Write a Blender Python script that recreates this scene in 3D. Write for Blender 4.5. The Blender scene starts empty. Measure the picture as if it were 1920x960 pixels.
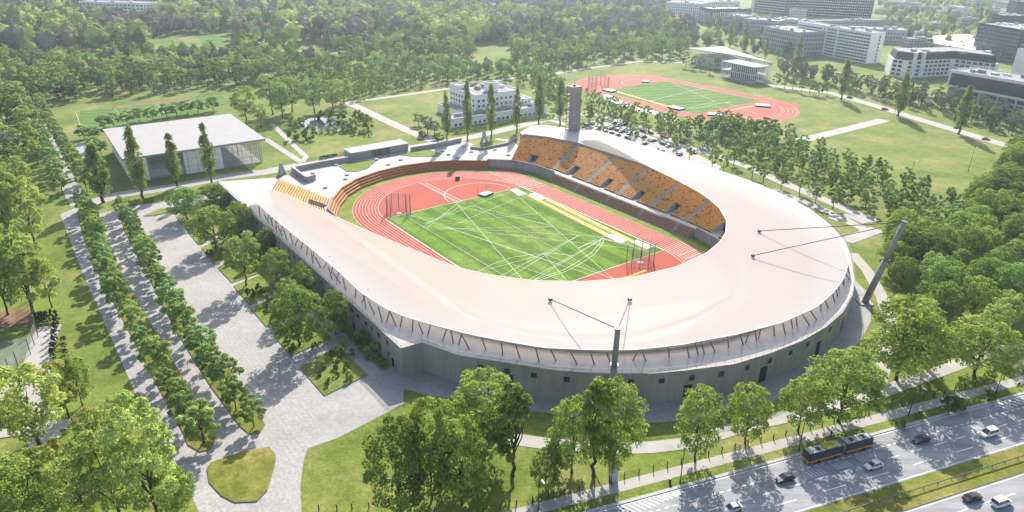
import bpy, bmesh, math, random
from mathutils import Vector, Matrix
from mathutils.geometry import tessellate_polygon
random.seed(7)
R = math.radians
S = bpy.context.scene
COL = S.collection
# ------------------------------------------------------------------ camera
F, TH, RO, CH = 1327.68105, 0.42726055, 0.01115571, 106.640241
cam_d = bpy.data.cameras.new('camera'); cam = bpy.data.objects.new('camera', cam_d); COL.objects.link(cam)
cam_d.sensor_width = 36.0; cam_d.lens = 36.0 * F / 1920.0
cam_d.clip_start = 1.0; cam_d.clip_end = 9000.0
cam.matrix_world = Matrix.Translation((0, 0, CH)) @ Matrix.Rotation(math.pi / 2 - TH, 4, 'X') @ Matrix.Rotation(RO, 4, 'Z')
S.camera = cam
# ------------------------------------------------------------------ light
SUN_EL, SUN_AZ = R(34.0), R(6.5)
w = bpy.data.worlds.new('World'); S.world = w; w.use_nodes = True
nt = w.node_tree
sky = nt.nodes.new('ShaderNodeTexSky'); sky.sky_type = 'NISHITA'; sky.sun_disc = False
sky.sun_elevation = SUN_EL; sky.sun_rotation = SUN_AZ; sky.air_density = 1.0; sky.dust_density = 2.0
bg = nt.nodes['Background']; bg.inputs['Strength'].default_value = 0.145
nt.links.new(sky.outputs[0], bg.inputs[0])
sd = bpy.data.lights.new('sun', 'SUN'); sun = bpy.data.objects.new('sun', sd); COL.objects.link(sun)
sd.energy = 5.0; sd.angle = R(0.5); sd.color = (1.0, 0.95, 0.86)
sv = Vector((math.sin(SUN_AZ) * math.cos(SUN_EL), math.cos(SUN_AZ) * math.cos(SUN_EL), math.sin(SUN_EL)))
sun.rotation_euler = (-sv).to_track_quat('-Z', 'Y').to_euler()
sun.location = (0, 300, 400)
S.view_settings.view_transform = 'Standard'; S.view_settings.look = 'None'
S.view_settings.exposure = 0.72; S.view_settings.gamma = 1.0
S.render.engine = 'CYCLES'
try:
    S.cycles.max_bounces = 6; S.cycles.transparent_max_bounces = 8; S.cycles.volume_bounces = 0
    S.cycles.transmission_bounces = 4; S.cycles.use_denoising = True
except Exception:
    pass
# ------------------------------------------------------------------ helpers
X1, Y1, PH = 2.21147, 263.64072, -0.93098     # centre and heading of the stadium's field
X2, Y2, PH2 = 120.14946, 520.28809, -0.90861  # centre and heading of the training field
ZF = -3.5                                     # level of the sunken field
def G(px, py, z=0.0):
    """map a position in the reference survey to the terrain"""
    a, b = px - 960.0, py - 480.0
    c, s = math.cos(RO), math.sin(RO)
    X = c * a + s * b; Y = -s * a + c * b
    dx, dy, dz = X, F * math.cos(TH) - Y * math.sin(TH), -F * math.sin(TH) - Y * math.cos(TH)
    t = (z - CH) / dz
    return Vector((dx * t, dy * t, z))
def PX(p):
    x, y, z = p[0], p[1], p[2] - CH
    d = y * math.cos(TH) - z * math.sin(TH); u = y * math.sin(TH) + z * math.cos(TH)
    X = F * x / d; Y = -F * u / d
    c, s = math.cos(RO), math.sin(RO)
    return (960 + c * X - s * Y, 480 + s * X + c * Y)
def HG(b, ty):
    lo, hi = 0.0, 200.0
    for _ in range(40):
        m = (lo + hi) / 2
        if PX((b[0], b[1], b[2] + m))[1] > ty: lo = m
        else: hi = m
    return lo
def U(u, v, z=0.0):
    c, s = math.cos(PH), math.sin(PH)
    return Vector((X1 + c * u - s * v, Y1 + s * u + c * v, z))
def U2(u, v, z=0.0):
    c, s = math.cos(PH2), math.sin(PH2)
    return Vector((X2 + c * u - s * v, Y2 + s * u + c * v, z))
def W2L(p):
    c, s = math.cos(PH), math.sin(PH); x, y = p[0] - X1, p[1] - Y1
    return (c * x + s * y, -s * x + c * y)
def inpoly(p, poly):
    x, y = p[0], p[1]; r = False; n = len(poly)
    for i in range(n):
        x1, y1 = poly[i][0], poly[i][1]; x2, y2 = poly[i - 1][0], poly[i - 1][1]
        if (y1 > y) != (y2 > y) and x < (x2 - x1) * (y - y1) / (y2 - y1) + x1: r = not r
    return r
def tag(o, label=None, cat=None, group=None, kind=None):
    if label: o['label'] = label
    if cat: o['category'] = cat
    if group: o['group'] = group
    if kind: o['kind'] = kind
    return o
def empty(name, loc=(0, 0, 0), rz=0.0, label=None, cat=None, group=None):
    o = bpy.data.objects.new(name, None); COL.objects.link(o)
    o.location = loc; o.rotation_euler = (0, 0, rz); o.empty_display_size = 0.5
    return tag(o, label, cat, group)
class MB:
    def __init__(s): s.v = []; s.f = []; s.m = []
    def add(s, vs, fs, mi=0):
        n = len(s.v); s.v += [tuple(q) for q in vs]
        for f in fs: s.f.append([n + i for i in f]); s.m.append(mi)
    def quad(s, a, b, c, d, mi=0): s.add([a, b, c, d], [(0, 1, 2, 3)], mi)
    def box(s, o, ex, ey, ez, mi=0):
        o, ex, ey, ez = Vector(o), Vector(ex), Vector(ey), Vector(ez)
        vs = [o, o + ex, o + ex + ey, o + ey]; vs += [q + ez for q in vs]
        s.add(vs, [(3, 2, 1, 0), (4, 5, 6, 7), (0, 1, 5, 4), (1, 2, 6, 5), (2, 3, 7, 6), (3, 0, 4, 7)], mi)
    def cbox(s, c, sx, sy, sz, rz=0.0, mi=0):
        """box on its base centre"""
        ca, sa = math.cos(rz), math.sin(rz); ex = Vector((ca, sa, 0)); ey = Vector((-sa, ca, 0))
        s.box(Vector(c) - ex * sx / 2 - ey * sy / 2, ex * sx, ey * sy, (0, 0, sz), mi)
    def bar(s, a, b, wd, hg, mi=0):
        """rectangular beam from a to b, a and b on its bottom centreline"""
        a, b = Vector(a), Vector(b); d = (b - a); n = Vector((-d.y, d.x, 0))
        if n.length < 1e-6: n = Vector((1, 0, 0))
        n.normalize()
        s.box(a - n * wd / 2, d, n * wd, (0, 0, hg), mi)
    def tube(s, a, b, r0, r1=None, n=8, mi=0, cap=True):
        a, b = Vector(a), Vector(b); r1 = r0 if r1 is None else r1
        d = (b - a).normalized(); x = d.orthogonal().normalized(); y = d.cross(x)
        vs = []
        for q, r in ((a, r0), (b, r1)):
            for k in range(n):
                t = 2 * math.pi * k / n; vs.append(q + (x * math.cos(t) + y * math.sin(t)) * r)
        fs = [(k, (k + 1) % n, n + (k + 1) % n, n + k) for k in range(n)]
        if cap: fs += [tuple(range(n - 1, -1, -1)), tuple(range(n, 2 * n))]
        s.add(vs, fs, mi)
    def prism(s, poly, z0, z1, mi=0, bottom=False, side=None):
        """vertical prism over a plan outline (may be concave)"""
        n = len(poly)
        tri = tessellate_polygon([[Vector((p[0], p[1], 0)) for p in poly]])
        top = [(p[0], p[1], z1) for p in poly]; bot = [(p[0], p[1], z0) for p in poly]
        ar = sum(poly[i - 1][0] * poly[i][1] - poly[i][0] * poly[i - 1][1] for i in range(n))
        def up(t):
            a, b, c = (poly[i] for i in t)
            return t if (b[0] - a[0]) * (c[1] - a[1]) - (b[1] - a[1]) * (c[0] - a[0]) > 0 else t[::-1]
        tri = [up(t) for t in tri]
        s.add(top, tri, mi)
        if z1 > z0 + 1e-6:
            sd = mi if side is None else side
            k = [(i, (i + 1) % n, n + (i + 1) % n, n + i) for i in range(n)]
            if ar < 0: k = [q[::-1] for q in k]
            s.add(bot + top, k, sd)
            if bottom: s.add(bot, [t[::-1] for t in tri], sd)
    def build(s, name, mats, parent=None, smooth=False):
        me = bpy.data.meshes.new(name); me.from_pydata(s.v, [], s.f)
        if not isinstance(mats, (list, tuple)): mats = [mats]
        for m in mats: me.materials.append(m)
        if len(mats) > 1: me.polygons.foreach_set('material_index', s.m)
        if smooth: me.polygons.foreach_set('use_smooth', [True] * len(me.polygons))
        me.update()
        o = bpy.data.objects.new(name, me); COL.objects.link(o)
        if parent: o.parent = parent
        return o
def loft(mb, rings, mi=0, close=True, caps=True):
    n = len(rings[0]); vs = [q for r in rings for q in r]; fs = []
    for i in range(len(rings) - 1):
        for k in range(n if close else n - 1):
            a = i * n + k; b = i * n + (k + 1) % n
            fs.append((a, b, b + n, a + n))
    if caps: fs += [tuple(range(n - 1, -1, -1)), tuple(range((len(rings) - 1) * n, len(rings) * n))]
    mb.add(vs, fs, mi)
def sheet(name, poly, z, m, t=0.0, kind='structure', side=None, parent=None):
    mb = MB(); mb.prism(poly, z - t, z, 0, side=(1 if side else None))
    o = mb.build(name, [m, side] if side else m, parent)
    if kind: o['kind'] = kind
    return o
def GP(pts, z=0.0): return [G(x, y, z) for x, y in pts]
def band(pts, wd):
    """outline of a path of constant width along a centreline"""
    L_, R_ = [], []
    for i, p in enumerate(pts):
        a = Vector(pts[max(i - 1, 0)]).to_2d(); b = Vector(pts[min(i + 1, len(pts) - 1)]).to_2d()
        d = (b - a).normalized(); n = Vector((-d.y, d.x)); p2 = Vector(p).to_2d()
        L_.append(p2 + n * wd / 2); R_.append(p2 - n * wd / 2)
    return [(q.x, q.y) for q in L_ + R_[::-1]]
def resample(pts, n):
    d = [0.0]
    for a, b in zip(pts, pts[1:]): d.append(d[-1] + (Vector(b) - Vector(a)).length)
    out = []; j = 0
    for i in range(n):
        t = d[-1] * i / (n - 1)
        while j < len(d) - 2 and d[j + 1] < t: j += 1
        k = 0 if d[j + 1] == d[j] else (t - d[j]) / (d[j + 1] - d[j])
        out.append(Vector(pts[j]).lerp(Vector(pts[j + 1]), k))
    return out
ORD = ('first second third fourth fifth sixth seventh eighth ninth tenth eleventh twelfth thirteenth fourteenth fifteenth '
       'sixteenth seventeenth eighteenth nineteenth').split()
TENS = {2: 'twent', 3: 'thirt', 4: 'fort', 5: 'fift', 6: 'sixt', 7: 'sevent', 8: 'eight', 9: 'ninet'}
def ordw(n):
    if n < 20: return ORD[n - 1]
    if n >= 100: return 'hundred and ' + ordw(n - 100) if n > 100 else 'hundredth'
    t, k = divmod(n, 10)
    return TENS[t] + ('ieth' if k == 0 else 'y-' + ORD[k - 1])
# ------------------------------------------------------------------ materials
def new_mat(name):
    m = bpy.data.materials.new(name); m.use_nodes = True
    n = m.node_tree.nodes; b = n.get('Principled BSDF')
    return m, m.node_tree, b
def lk(t, a, b): t.links.new(a, b)
def pos_noise(t, scale, detail=3.0, rough=0.55, stretch=None):
    g = t.nodes.new('ShaderNodeNewGeometry'); n = t.nodes.new('ShaderNodeTexNoise')
    n.inputs['Scale'].default_value = scale; n.inputs['Detail'].default_value = detail; n.inputs['Roughness'].default_value = rough
    if stretch:
        mp = t.nodes.new('ShaderNodeMapping'); mp.inputs['Rotation'].default_value = stretch[1]; mp.inputs['Scale'].default_value = stretch[0]
        lk(t, g.outputs['Position'], mp.inputs['Vector']); lk(t, mp.outputs[0], n.inputs['Vector'])
    else: lk(t, g.outputs['Position'], n.inputs['Vector'])
    return n.outputs['Fac']
def ramp(t, fac, stops):
    r = t.nodes.new('ShaderNodeValToRGB'); e = r.color_ramp.elements
    while len(e) > 2: e.remove(e[-1])
    for i, (p, c) in enumerate(stops):
        q = e[i] if i < 2 else e.new(p)
        q.position = p; q.color = (*c, 1)
    lk(t, fac, r.inputs[0]); return r.outputs[0]
def mix(t, fac, a, b, mode='MIX'):
    m = t.nodes.new('ShaderNodeMix'); m.data_type = 'RGBA'; m.blend_type = mode
    if hasattr(fac, 'links'): lk(t, fac, m.inputs[0])
    else: m.inputs[0].default_value = fac
    for s, q in ((a, m.inputs[6]), (b, m.inputs[7])):
        if hasattr(s, 'links'): lk(t, s, q)
        else: q.default_value = (*s, 1)
    return m.outputs[2]
def mul(c, k): return tuple(x * k for x in c)
def surf(name, c, rough=0.7, var=0.18, scale=0.5, metal=0.0, spec=0.3, bump=0.0, fine=None):
    m, t, b = new_mat(name)
    n1 = pos_noise(t, scale, 4)
    col = ramp(t, n1, [(0.3, mul(c, 1 - var)), (0.7, mul(c, 1 + var))])
    if fine:
        n2 = pos_noise(t, fine[0], 2)
        col = mix(t, fine[1], col, ramp(t, n2, [(0.35, (0.35,) * 3), (0.65, (1.0,) * 3)]), 'MULTIPLY')
    lk(t, col, b.inputs['Base Color'])
    b.inputs['Roughness'].default_value = rough; b.inputs['Metallic'].default_value = metal
    b.inputs['Specular IOR Level'].default_value = spec
    if bump:
        bp = t.nodes.new('ShaderNodeBump'); bp.inputs['Strength'].default_value = bump; bp.inputs['Distance'].default_value = 0.1
        lk(t, pos_noise(t, scale * 8, 3), bp.inputs['Height']); lk(t, bp.outputs[0], b.inputs['Normal'])
    return m
def streaked(name, c):
    """weathered concrete with runs down the face"""
    m, t, b = new_mat(name)
    n1 = pos_noise(t, 1.0, 4, 0.6, ((0.55, 0.55, 0.06), (0, 0, 0))); n2 = pos_noise(t, 0.09, 4)
    col = mix(t, 1.0, ramp(t, n1, [(0.30, mul(c, 0.84)), (0.65, mul(c, 1.08))]), ramp(t, n2, [(0.35, (0.86, 0.87, 0.84)), (0.65, (1.06, 1.04, 1.02))]), 'MULTIPLY')
    lk(t, col, b.inputs['Base Color']); b.inputs['Roughness'].default_value = 0.88; b.inputs['Specular IOR Level'].default_value = 0.2
    return m
def band_mat(name, wall, pane, ww, gap):
    """a storey's strip of panes and mullions, measured along the facade in the building's own frame"""
    m, t, b = new_mat(name)
    tc = t.nodes.new('ShaderNodeTexCoord'); sx = t.nodes.new('ShaderNodeSeparateXYZ'); lk(t, tc.outputs['Object'], sx.inputs[0])
    def op(o, a, v):
        q = t.nodes.new('ShaderNodeMath'); q.operation = o
        lk(t, a, q.inputs[0])
        if hasattr(v, 'links'): lk(t, v, q.inputs[1])
        else: q.inputs[1].default_value = v
        return q.outputs[0]
    f = op('FRACT', op('MULTIPLY', op('ADD', sx.outputs['X'], sx.outputs['Y']), 1.0 / (ww + gap)), 0)
    k = op('LESS_THAN', f, ww / (ww + gap))
    pn = ramp(t, pos_noise(t, 0.35, 2), [(0.4, mul(pane, 0.7)), (0.6, mul(pane, 1.5))])
    lk(t, mix(t, k, wall, pn), b.inputs['Base Color']); b.inputs['Roughness'].default_value = 0.3
    return m
def grass_mat(name, a, b_, dry, patch=0.02, dry_amt=0.5, stripes=None):
    m, t, b = new_mat(name)
    base = ramp(t, pos_noise(t, 0.035, 5, 0.65), [(0.35, a), (0.65, b_)])
    col = mix(t, ramp(t, pos_noise(t, patch, 6, 0.7), [(0.47, (0, 0, 0)), (0.66, (dry_amt,) * 3)]), base, dry)
    if stripes:
        wd, ang, amt = stripes
        g = t.nodes.new('ShaderNodeNewGeometry'); mp = t.nodes.new('ShaderNodeMapping'); mp.inputs['Rotation'].default_value = (0, 0, -ang)
        lk(t, g.outputs['Position'], mp.inputs['Vector'])
        sx = t.nodes.new('ShaderNodeSeparateXYZ'); lk(t, mp.outputs[0], sx.inputs[0])
        q = t.nodes.new('ShaderNodeMath'); q.operation = 'MULTIPLY'; q.inputs[1].default_value = math.pi / wd; lk(t, sx.outputs['Y'], q.inputs[0])
        q2 = t.nodes.new('ShaderNodeMath'); q2.operation = 'SINE'; lk(t, q.outputs[0], q2.inputs[0])
        q3 = t.nodes.new('ShaderNodeMath'); q3.operation = 'MULTIPLY_ADD'; q3.inputs[1].default_value = 0.5; q3.inputs[2].default_value = 0.5; lk(t, q2.outputs[0], q3.inputs[0])
        st = ramp(t, q3.outputs[0], [(0.35, (1 - amt,) * 3), (0.65, (1 + amt,) * 3)])
        col = mix(t, 1.0, col, st, 'MULTIPLY')
    mid = ramp(t, pos_noise(t, 0.22, 5, 0.72), [(0.34, (0.72, 0.76, 0.70)), (0.66, (1.22, 1.18, 1.2))])
    col = mix(t, 0.85, col, mid, 'MULTIPLY')
    fine = ramp(t, pos_noise(t, 1.1, 4, 0.7), [(0.3, (0.62,) * 3), (0.7, (1.25,) * 3)])
    col = mix(t, 0.8, col, fine, 'MULTIPLY')
    lk(t, col, b.inputs['Base Color']); b.inputs['Roughness'].default_value = 0.9; b.inputs['Specular IOR Level'].default_value = 0.1
    bp = t.nodes.new('ShaderNodeBump'); bp.inputs['Strength'].default_value = 0.5; bp.inputs['Distance'].default_value = 0.25
    lk(t, pos_noise(t, 2.0, 3), bp.inputs['Height']); lk(t, bp.outputs[0], b.inputs['Normal'])
    return m
def slabs(name, c, w_, h_, amt):
    """paving slabs laid square to the stadium, each a little lighter or darker, with soiling"""
    m, t, b = new_mat(name); g = t.nodes.new('ShaderNodeNewGeometry'); mp = t.nodes.new('ShaderNodeMapping'); mp.inputs['Rotation'].default_value = (0, 0, -PH)
    lk(t, g.outputs['Position'], mp.inputs['Vector']); br = t.nodes.new('ShaderNodeTexBrick'); lk(t, mp.outputs[0], br.inputs['Vector'])
    br.inputs['Color1'].default_value = (*mul(c, 1 - amt), 1); br.inputs['Color2'].default_value = (*mul(c, 1 + amt), 1); br.inputs['Mortar'].default_value = (*mul(c, .72), 1)
    br.inputs['Scale'].default_value = 1.0; br.inputs['Brick Width'].default_value = w_; br.inputs['Row Height'].default_value = h_; br.inputs['Mortar Size'].default_value = 0.03
    col = mix(t, 1.0, br.outputs['Color'], ramp(t, pos_noise(t, 0.07, 6, 0.65), [(0.32, (0.88, 0.885, 0.90)), (0.66, (1.06, 1.055, 1.04))]), 'MULTIPLY')
    col = mix(t, 0.35, col, ramp(t, pos_noise(t, 1.4, 3), [(0.35, (0.45,) * 3), (0.6, (1.1,) * 3)]), 'MULTIPLY')
    lk(t, col, b.inputs['Base Color']); b.inputs['Roughness'].default_value = 0.85; b.inputs['Specular IOR Level'].default_value = 0.25
    return m
def worn(name, c, ang):
    """asphalt with wear drawn out along the traffic"""
    m, t, b = new_mat(name)
    n1 = pos_noise(t, 1.0, 5, 0.6, ((0.012, 0.55, 1.0), (0, 0, -ang))); n2 = pos_noise(t, 0.12, 5, .7)
    col = mix(t, 1.0, ramp(t, n1, [(0.3, mul(c, 0.80)), (0.68, mul(c, 1.20))]), ramp(t, n2, [(0.35, (0.86,) * 3), (0.65, (1.1,) * 3)]), 'MULTIPLY')
    lk(t, col, b.inputs['Base Color']); b.inputs['Roughness'].default_value = 0.85; b.inputs['Specular IOR Level'].default_value = 0.25
    return m
def leaf_mat(name, dark, light, hue_var=0.25, trans=0.35):
    m, t, b = new_mat(name)
    at = t.nodes.new('ShaderNodeAttribute'); at.attribute_name = 'tint'
    oi = t.nodes.new('ShaderNodeObjectInfo')
    c0 = ramp(t, at.outputs['Fac'], [(0.0, dark), (1.0, light)])
    v = ramp(t, oi.outputs['Random'], [(0.0, (1 - hue_var, 1 - hue_var * 0.7, 1 - hue_var)), (0.35, (1.0, 1.0, 0.9)), (0.7, (1 + hue_var, 1 + hue_var * 0.6, 1.0)), (1.0, (0.9, 1.05, 1 + hue_var))])
    col = mix(t, 1.0, c0, v, 'MULTIPLY')
    df = t.nodes.new('ShaderNodeBsdfDiffuse'); tr = t.nodes.new('ShaderNodeBsdfTranslucent')
    lk(t, col, df.inputs[0])
    tc = mix(t, 1.0, col, (1.10, 1.22, 0.75), 'MULTIPLY'); lk(t, tc, tr.inputs[0])
    ms = t.nodes.new('ShaderNodeMixShader'); ms.inputs[0].default_value = trans
    lk(t, df.outputs[0], ms.inputs[1]); lk(t, tr.outputs[0], ms.inputs[2])
    lk(t, ms.outputs[0], t.nodes['Material Output'].inputs['Surface'])
    return m
M = {}
M['grass'] = grass_mat('grass', (0.115, 0.170, 0.026), (0.205, 0.250, 0.046), (0.36, 0.295, 0.140), 0.024, 0.58)
M['lawn'] = grass_mat('lawn', (0.145, 0.210, 0.030), (0.220, 0.268, 0.048), (0.31, 0.28, 0.10), 0.02, 0.40)
M['verge'] = grass_mat('verge', (0.110, 0.140, 0.022), (0.210, 0.220, 0.040), (0.34, 0.27, 0.09), 0.05, 0.75)
M['pitch'] = grass_mat('pitch', (0.095, 0.200, 0.012), (0.125, 0.225, 0.020), (0.21, 0.27, 0.075), 0.03, 0.6, (5.2, PH, 0.17))
M['pitch_far'] = grass_mat('pitch_far', (0.090, 0.185, 0.026), (0.120, 0.210, 0.036), (0.18, 0.24, 0.07), 0.03, 0.4, (4.5, PH2 + 1.2, 0.12))
M['track'] = surf('track_rubber', (0.385, 0.056, 0.026), 0.85, 0.10, 0.06, fine=(3.0, 0.15))
M['runway'] = surf('runway_rubber', (0.62, 0.36, 0.10), 0.8, 0.08, 0.3)
M['line'] = surf('line_paint', (0.70, 0.70, 0.66), 0.6, 0.05)
M['sand'] = surf('sand', (0.60, 0.52, 0.42), 0.95, 0.06, 0.6)
M['concrete'] = surf('concrete', (0.36, 0.345, 0.33), 0.8, 0.14, 0.12, fine=(0.9, 0.25))
M['wallcon'] = streaked('wall_concrete', (0.350, 0.328, 0.310))
M['deck'] = surf('deck_concrete', (0.52, 0.475, 0.445), 0.8, 0.08, 0.2, fine=(1.2, 0.12))
M['paving'] = slabs('paving', (0.400, 0.372, 0.355), 2.4, 1.2, 0.05)
M['plaza'] = surf('plaza_paving', (0.45, 0.425, 0.41), 0.8, 0.06, 0.1, fine=(0.8, 0.12))
M['path'] = surf('path_gravel', (0.40, 0.37, 0.34), 0.9, 0.10, 0.2)
M['hallroof'] = surf('hall_roof', (0.36, 0.345, 0.335), 0.85, 0.05, 0.15)
M['asphalt'] = surf('asphalt', (0.185, 0.183, 0.190), 0.85, 0.12, 0.15, fine=(0.3, 0.25))
M['kerb'] = surf('kerb_stone', (0.42, 0.41, 0.40), 0.8, 0.1)
M['white'] = surf('white_plaster', (0.78, 0.77, 0.75), 0.7, 0.05, 0.2)
M['offwhite'] = surf('cream_plaster', (0.55, 0.53, 0.49), 0.8, 0.08, 0.2)
M['grey'] = surf('grey_render', (0.36, 0.36, 0.37), 0.8, 0.1, 0.2)
M['roofgrey'] = surf('roof_felt', (0.34, 0.33, 0.32), 0.9, 0.2, 0.2, fine=(0.5, 0.5))
M['black'] = surf('black_cladding', (0.035, 0.038, 0.045), 0.5, 0.1, 0.4)
M['steel'] = surf('steel', (0.20, 0.20, 0.205), 0.5, 0.08, 1.0, metal=0.5)
M['railsteel'] = surf('rail_steel', (0.30, 0.30, 0.30), 0.6, 0.05)
M['tread'] = surf('stand_tread', (0.20, 0.135, 0.115), 0.85, 0.12, 0.4)  # riser brown, with the shade between seat rows put into the colour
M['mast'] = surf('mast_steel', (0.28, 0.265, 0.25), 0.6, 0.1, 0.6)
M['darkmetal'] = surf('dark_metal', (0.05, 0.05, 0.052), 0.5, 0.1, 1.0)
M['bark'] = surf('bark', (0.075, 0.060, 0.048), 0.95, 0.3, 2.0)
M['wood'] = surf('bench_wood', (0.36, 0.155, 0.045), 0.7, 0.15, 0.8)
M['brick'] = surf('stone_panels', (0.38, 0.33, 0.305), 0.85, 0.12, 0.4, fine=(1.5, 0.3))
M['rust'] = surf('brown_soil', (0.22, 0.12, 0.075), 0.95, 0.2, 0.3)
M['mat'] = surf('blue_mat', (0.06, 0.14, 0.32), 0.6, 0.08); M['mattop'] = surf('pale_mat_top', (0.40, 0.50, 0.60), 0.6, 0.06)
M['rubber'] = surf('tyre_rubber', (0.02, 0.02, 0.02), 0.9, 0.1)
M['red'] = surf('red_lens', (0.5, 0.02, 0.02), 0.3, 0.05); M['lamp'] = surf('lamp_lens', (0.75, 0.75, 0.72), 0.2, 0.03)
def glass_mat(name, c, rough=0.08, spec=0.6, var=0.25, scale=0.2):
    m = surf(name, c, rough, var, scale, spec=spec); return m
M['glass'] = glass_mat('dark_glass', (0.045, 0.055, 0.070))
M['glassblue'] = glass_mat('blue_glass', (0.07, 0.10, 0.14))
def seethrough(name, c, tr, rough=0.2):
    m, t, b = new_mat(name)
    b.inputs['Base Color'].default_value = (*c, 1); b.inputs['Roughness'].default_value = rough
    tp = t.nodes.new('ShaderNodeBsdfTransparent'); ms = t.nodes.new('ShaderNodeMixShader'); ms.inputs[0].default_value = tr
    lk(t, b.outputs[0], ms.inputs[1]); lk(t, tp.outputs[0], ms.inputs[2]); lk(t, ms.outputs[0], t.nodes['Material Output'].inputs['Surface'])
    return m
M['clear'] = seethrough('clear_glass', (0.45, 0.50, 0.52), 0.84, 0.1)
M['net'] = seethrough('netting', (0.6, 0.6, 0.6), 0.80, 0.8)
M['railglass'] = seethrough('railing_mesh', (0.4, 0.4, 0.4), 0.82, 0.5)
def roof_mat():
    m, t, b = new_mat('roof_membrane')
    c = ramp(t, pos_noise(t, 0.03, 4), [(0.35, (0.640, 0.604, 0.574)), (0.65, (0.675, 0.640, 0.610))])
    lk(t, c, b.inputs['Base Color']); b.inputs['Roughness'].default_value = 0.6; b.inputs['Specular IOR Level'].default_value = 0.15
    tl = t.nodes.new('ShaderNodeBsdfTranslucent'); tl.inputs[0].default_value = (0.72, 0.66, 0.62, 1)
    tp = t.nodes.new('ShaderNodeBsdfTransparent')
    m1 = t.nodes.new('ShaderNodeMixShader'); m1.inputs[0].default_value = 0.46
    m2 = t.nodes.new('ShaderNodeMixShader'); m2.inputs[0].default_value = 0.13
    lk(t, b.outputs[0], m1.inputs[1]); lk(t, tl.outputs[0], m1.inputs[2]); lk(t, m1.outputs[0], m2.inputs[1]); lk(t, tp.outputs[0], m2.inputs[2])
    lk(t, m2.outputs[0], t.nodes['Material Output'].inputs['Surface']); return m
M['roof'] = roof_mat()
def seat_mat():
    """each seat its own colour: mostly orange, some yellow and plum"""
    m, t, b = new_mat('stadium_seats')
    g = t.nodes.new('ShaderNodeNewGeometry'); vo = t.nodes.new('ShaderNodeTexVoronoi'); vo.inputs['Scale'].default_value = 1.1
    lk(t, g.outputs['Position'], vo.inputs['Vector'])
    sp = t.nodes.new('ShaderNodeSeparateColor'); lk(t, vo.outputs['Color'], sp.inputs[0])
    r = t.nodes.new('ShaderNodeValToRGB'); r.color_ramp.interpolation = 'CONSTANT'
    e = r.color_ramp.elements; e[0].position = 0; e[0].color = (0.66, 0.31, 0.05, 1); e[1].position = 0.45; e[1].color = (0.70, 0.36, 0.06, 1)
    q = e.new(0.86); q.color = (0.40, 0.09, 0.07, 1); q = e.new(0.95); q.color = (0.52, 0.18, 0.04, 1)
    lk(t, sp.outputs[0], r.inputs[0]); lk(t, r.outputs[0], b.inputs['Base Color']); b.inputs['Roughness'].default_value = 0.6
    return m
M['seat'] = seat_mat()
def paint_mat():
    m, t, b = new_mat('car_paint'); oi = t.nodes.new('ShaderNodeObjectInfo'); lk(t, oi.outputs['Color'], b.inputs['Base Color'])
    b.inputs['Roughness'].default_value = 0.28; b.inputs['Coat Weight'].default_value = 0.4; return m
M['paint'] = paint_mat()
def water_mat():
    m, t, b = new_mat('pond_water'); b.inputs['Base Color'].default_value = (0.03, 0.05, 0.05, 1); b.inputs['Roughness'].default_value = 0.08
    b.inputs['Specular IOR Level'].default_value = 0.8
    bp = t.nodes.new('ShaderNodeBump'); bp.inputs['Strength'].default_value = 0.15; lk(t, pos_noise(t, 0.8, 3), bp.inputs['Height']); lk(t, bp.outputs[0], b.inputs['Normal'])
    return m
M['water'] = water_mat()
M['lf_fresh'] = leaf_mat('leaf_fresh', (0.103, 0.165, 0.035), (0.444, 0.544, 0.169), 0.20, 0.46)
M['lf_dark'] = leaf_mat('leaf_dark', (0.082, 0.127, 0.031), (0.325, 0.401, 0.125), 0.22, 0.45)
M['lf_blue'] = leaf_mat('leaf_bluegreen', (0.138, 0.216, 0.071), (0.531, 0.640, 0.283), 0.22, 0.46)
M['lf_pale'] = leaf_mat('leaf_pale', (0.185, 0.236, 0.069), (0.577, 0.640, 0.251), 0.22, 0.46)
M['lf_yellow'] = leaf_mat('leaf_yellow', (0.23, 0.23, 0.060), (0.48, 0.48, 0.19), 0.12, 0.45)
M['lf_poplar'] = leaf_mat('leaf_poplar', (0.119, 0.165, 0.038), (0.429, 0.487, 0.150), 0.15, 0.46)
M['lf_bare'] = leaf_mat('twigs_bare', (0.125, 0.118, 0.095), (0.290, 0.268, 0.225), 0.2, 0.25)
M['lf_red'] = leaf_mat('leaf_copper', (0.05, 0.022, 0.030), (0.12, 0.05, 0.06), 0.1)
M['lf_conifer'] = leaf_mat('needles', (0.016, 0.036, 0.014), (0.050, 0.085, 0.030), 0.15, 0.1)
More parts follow.
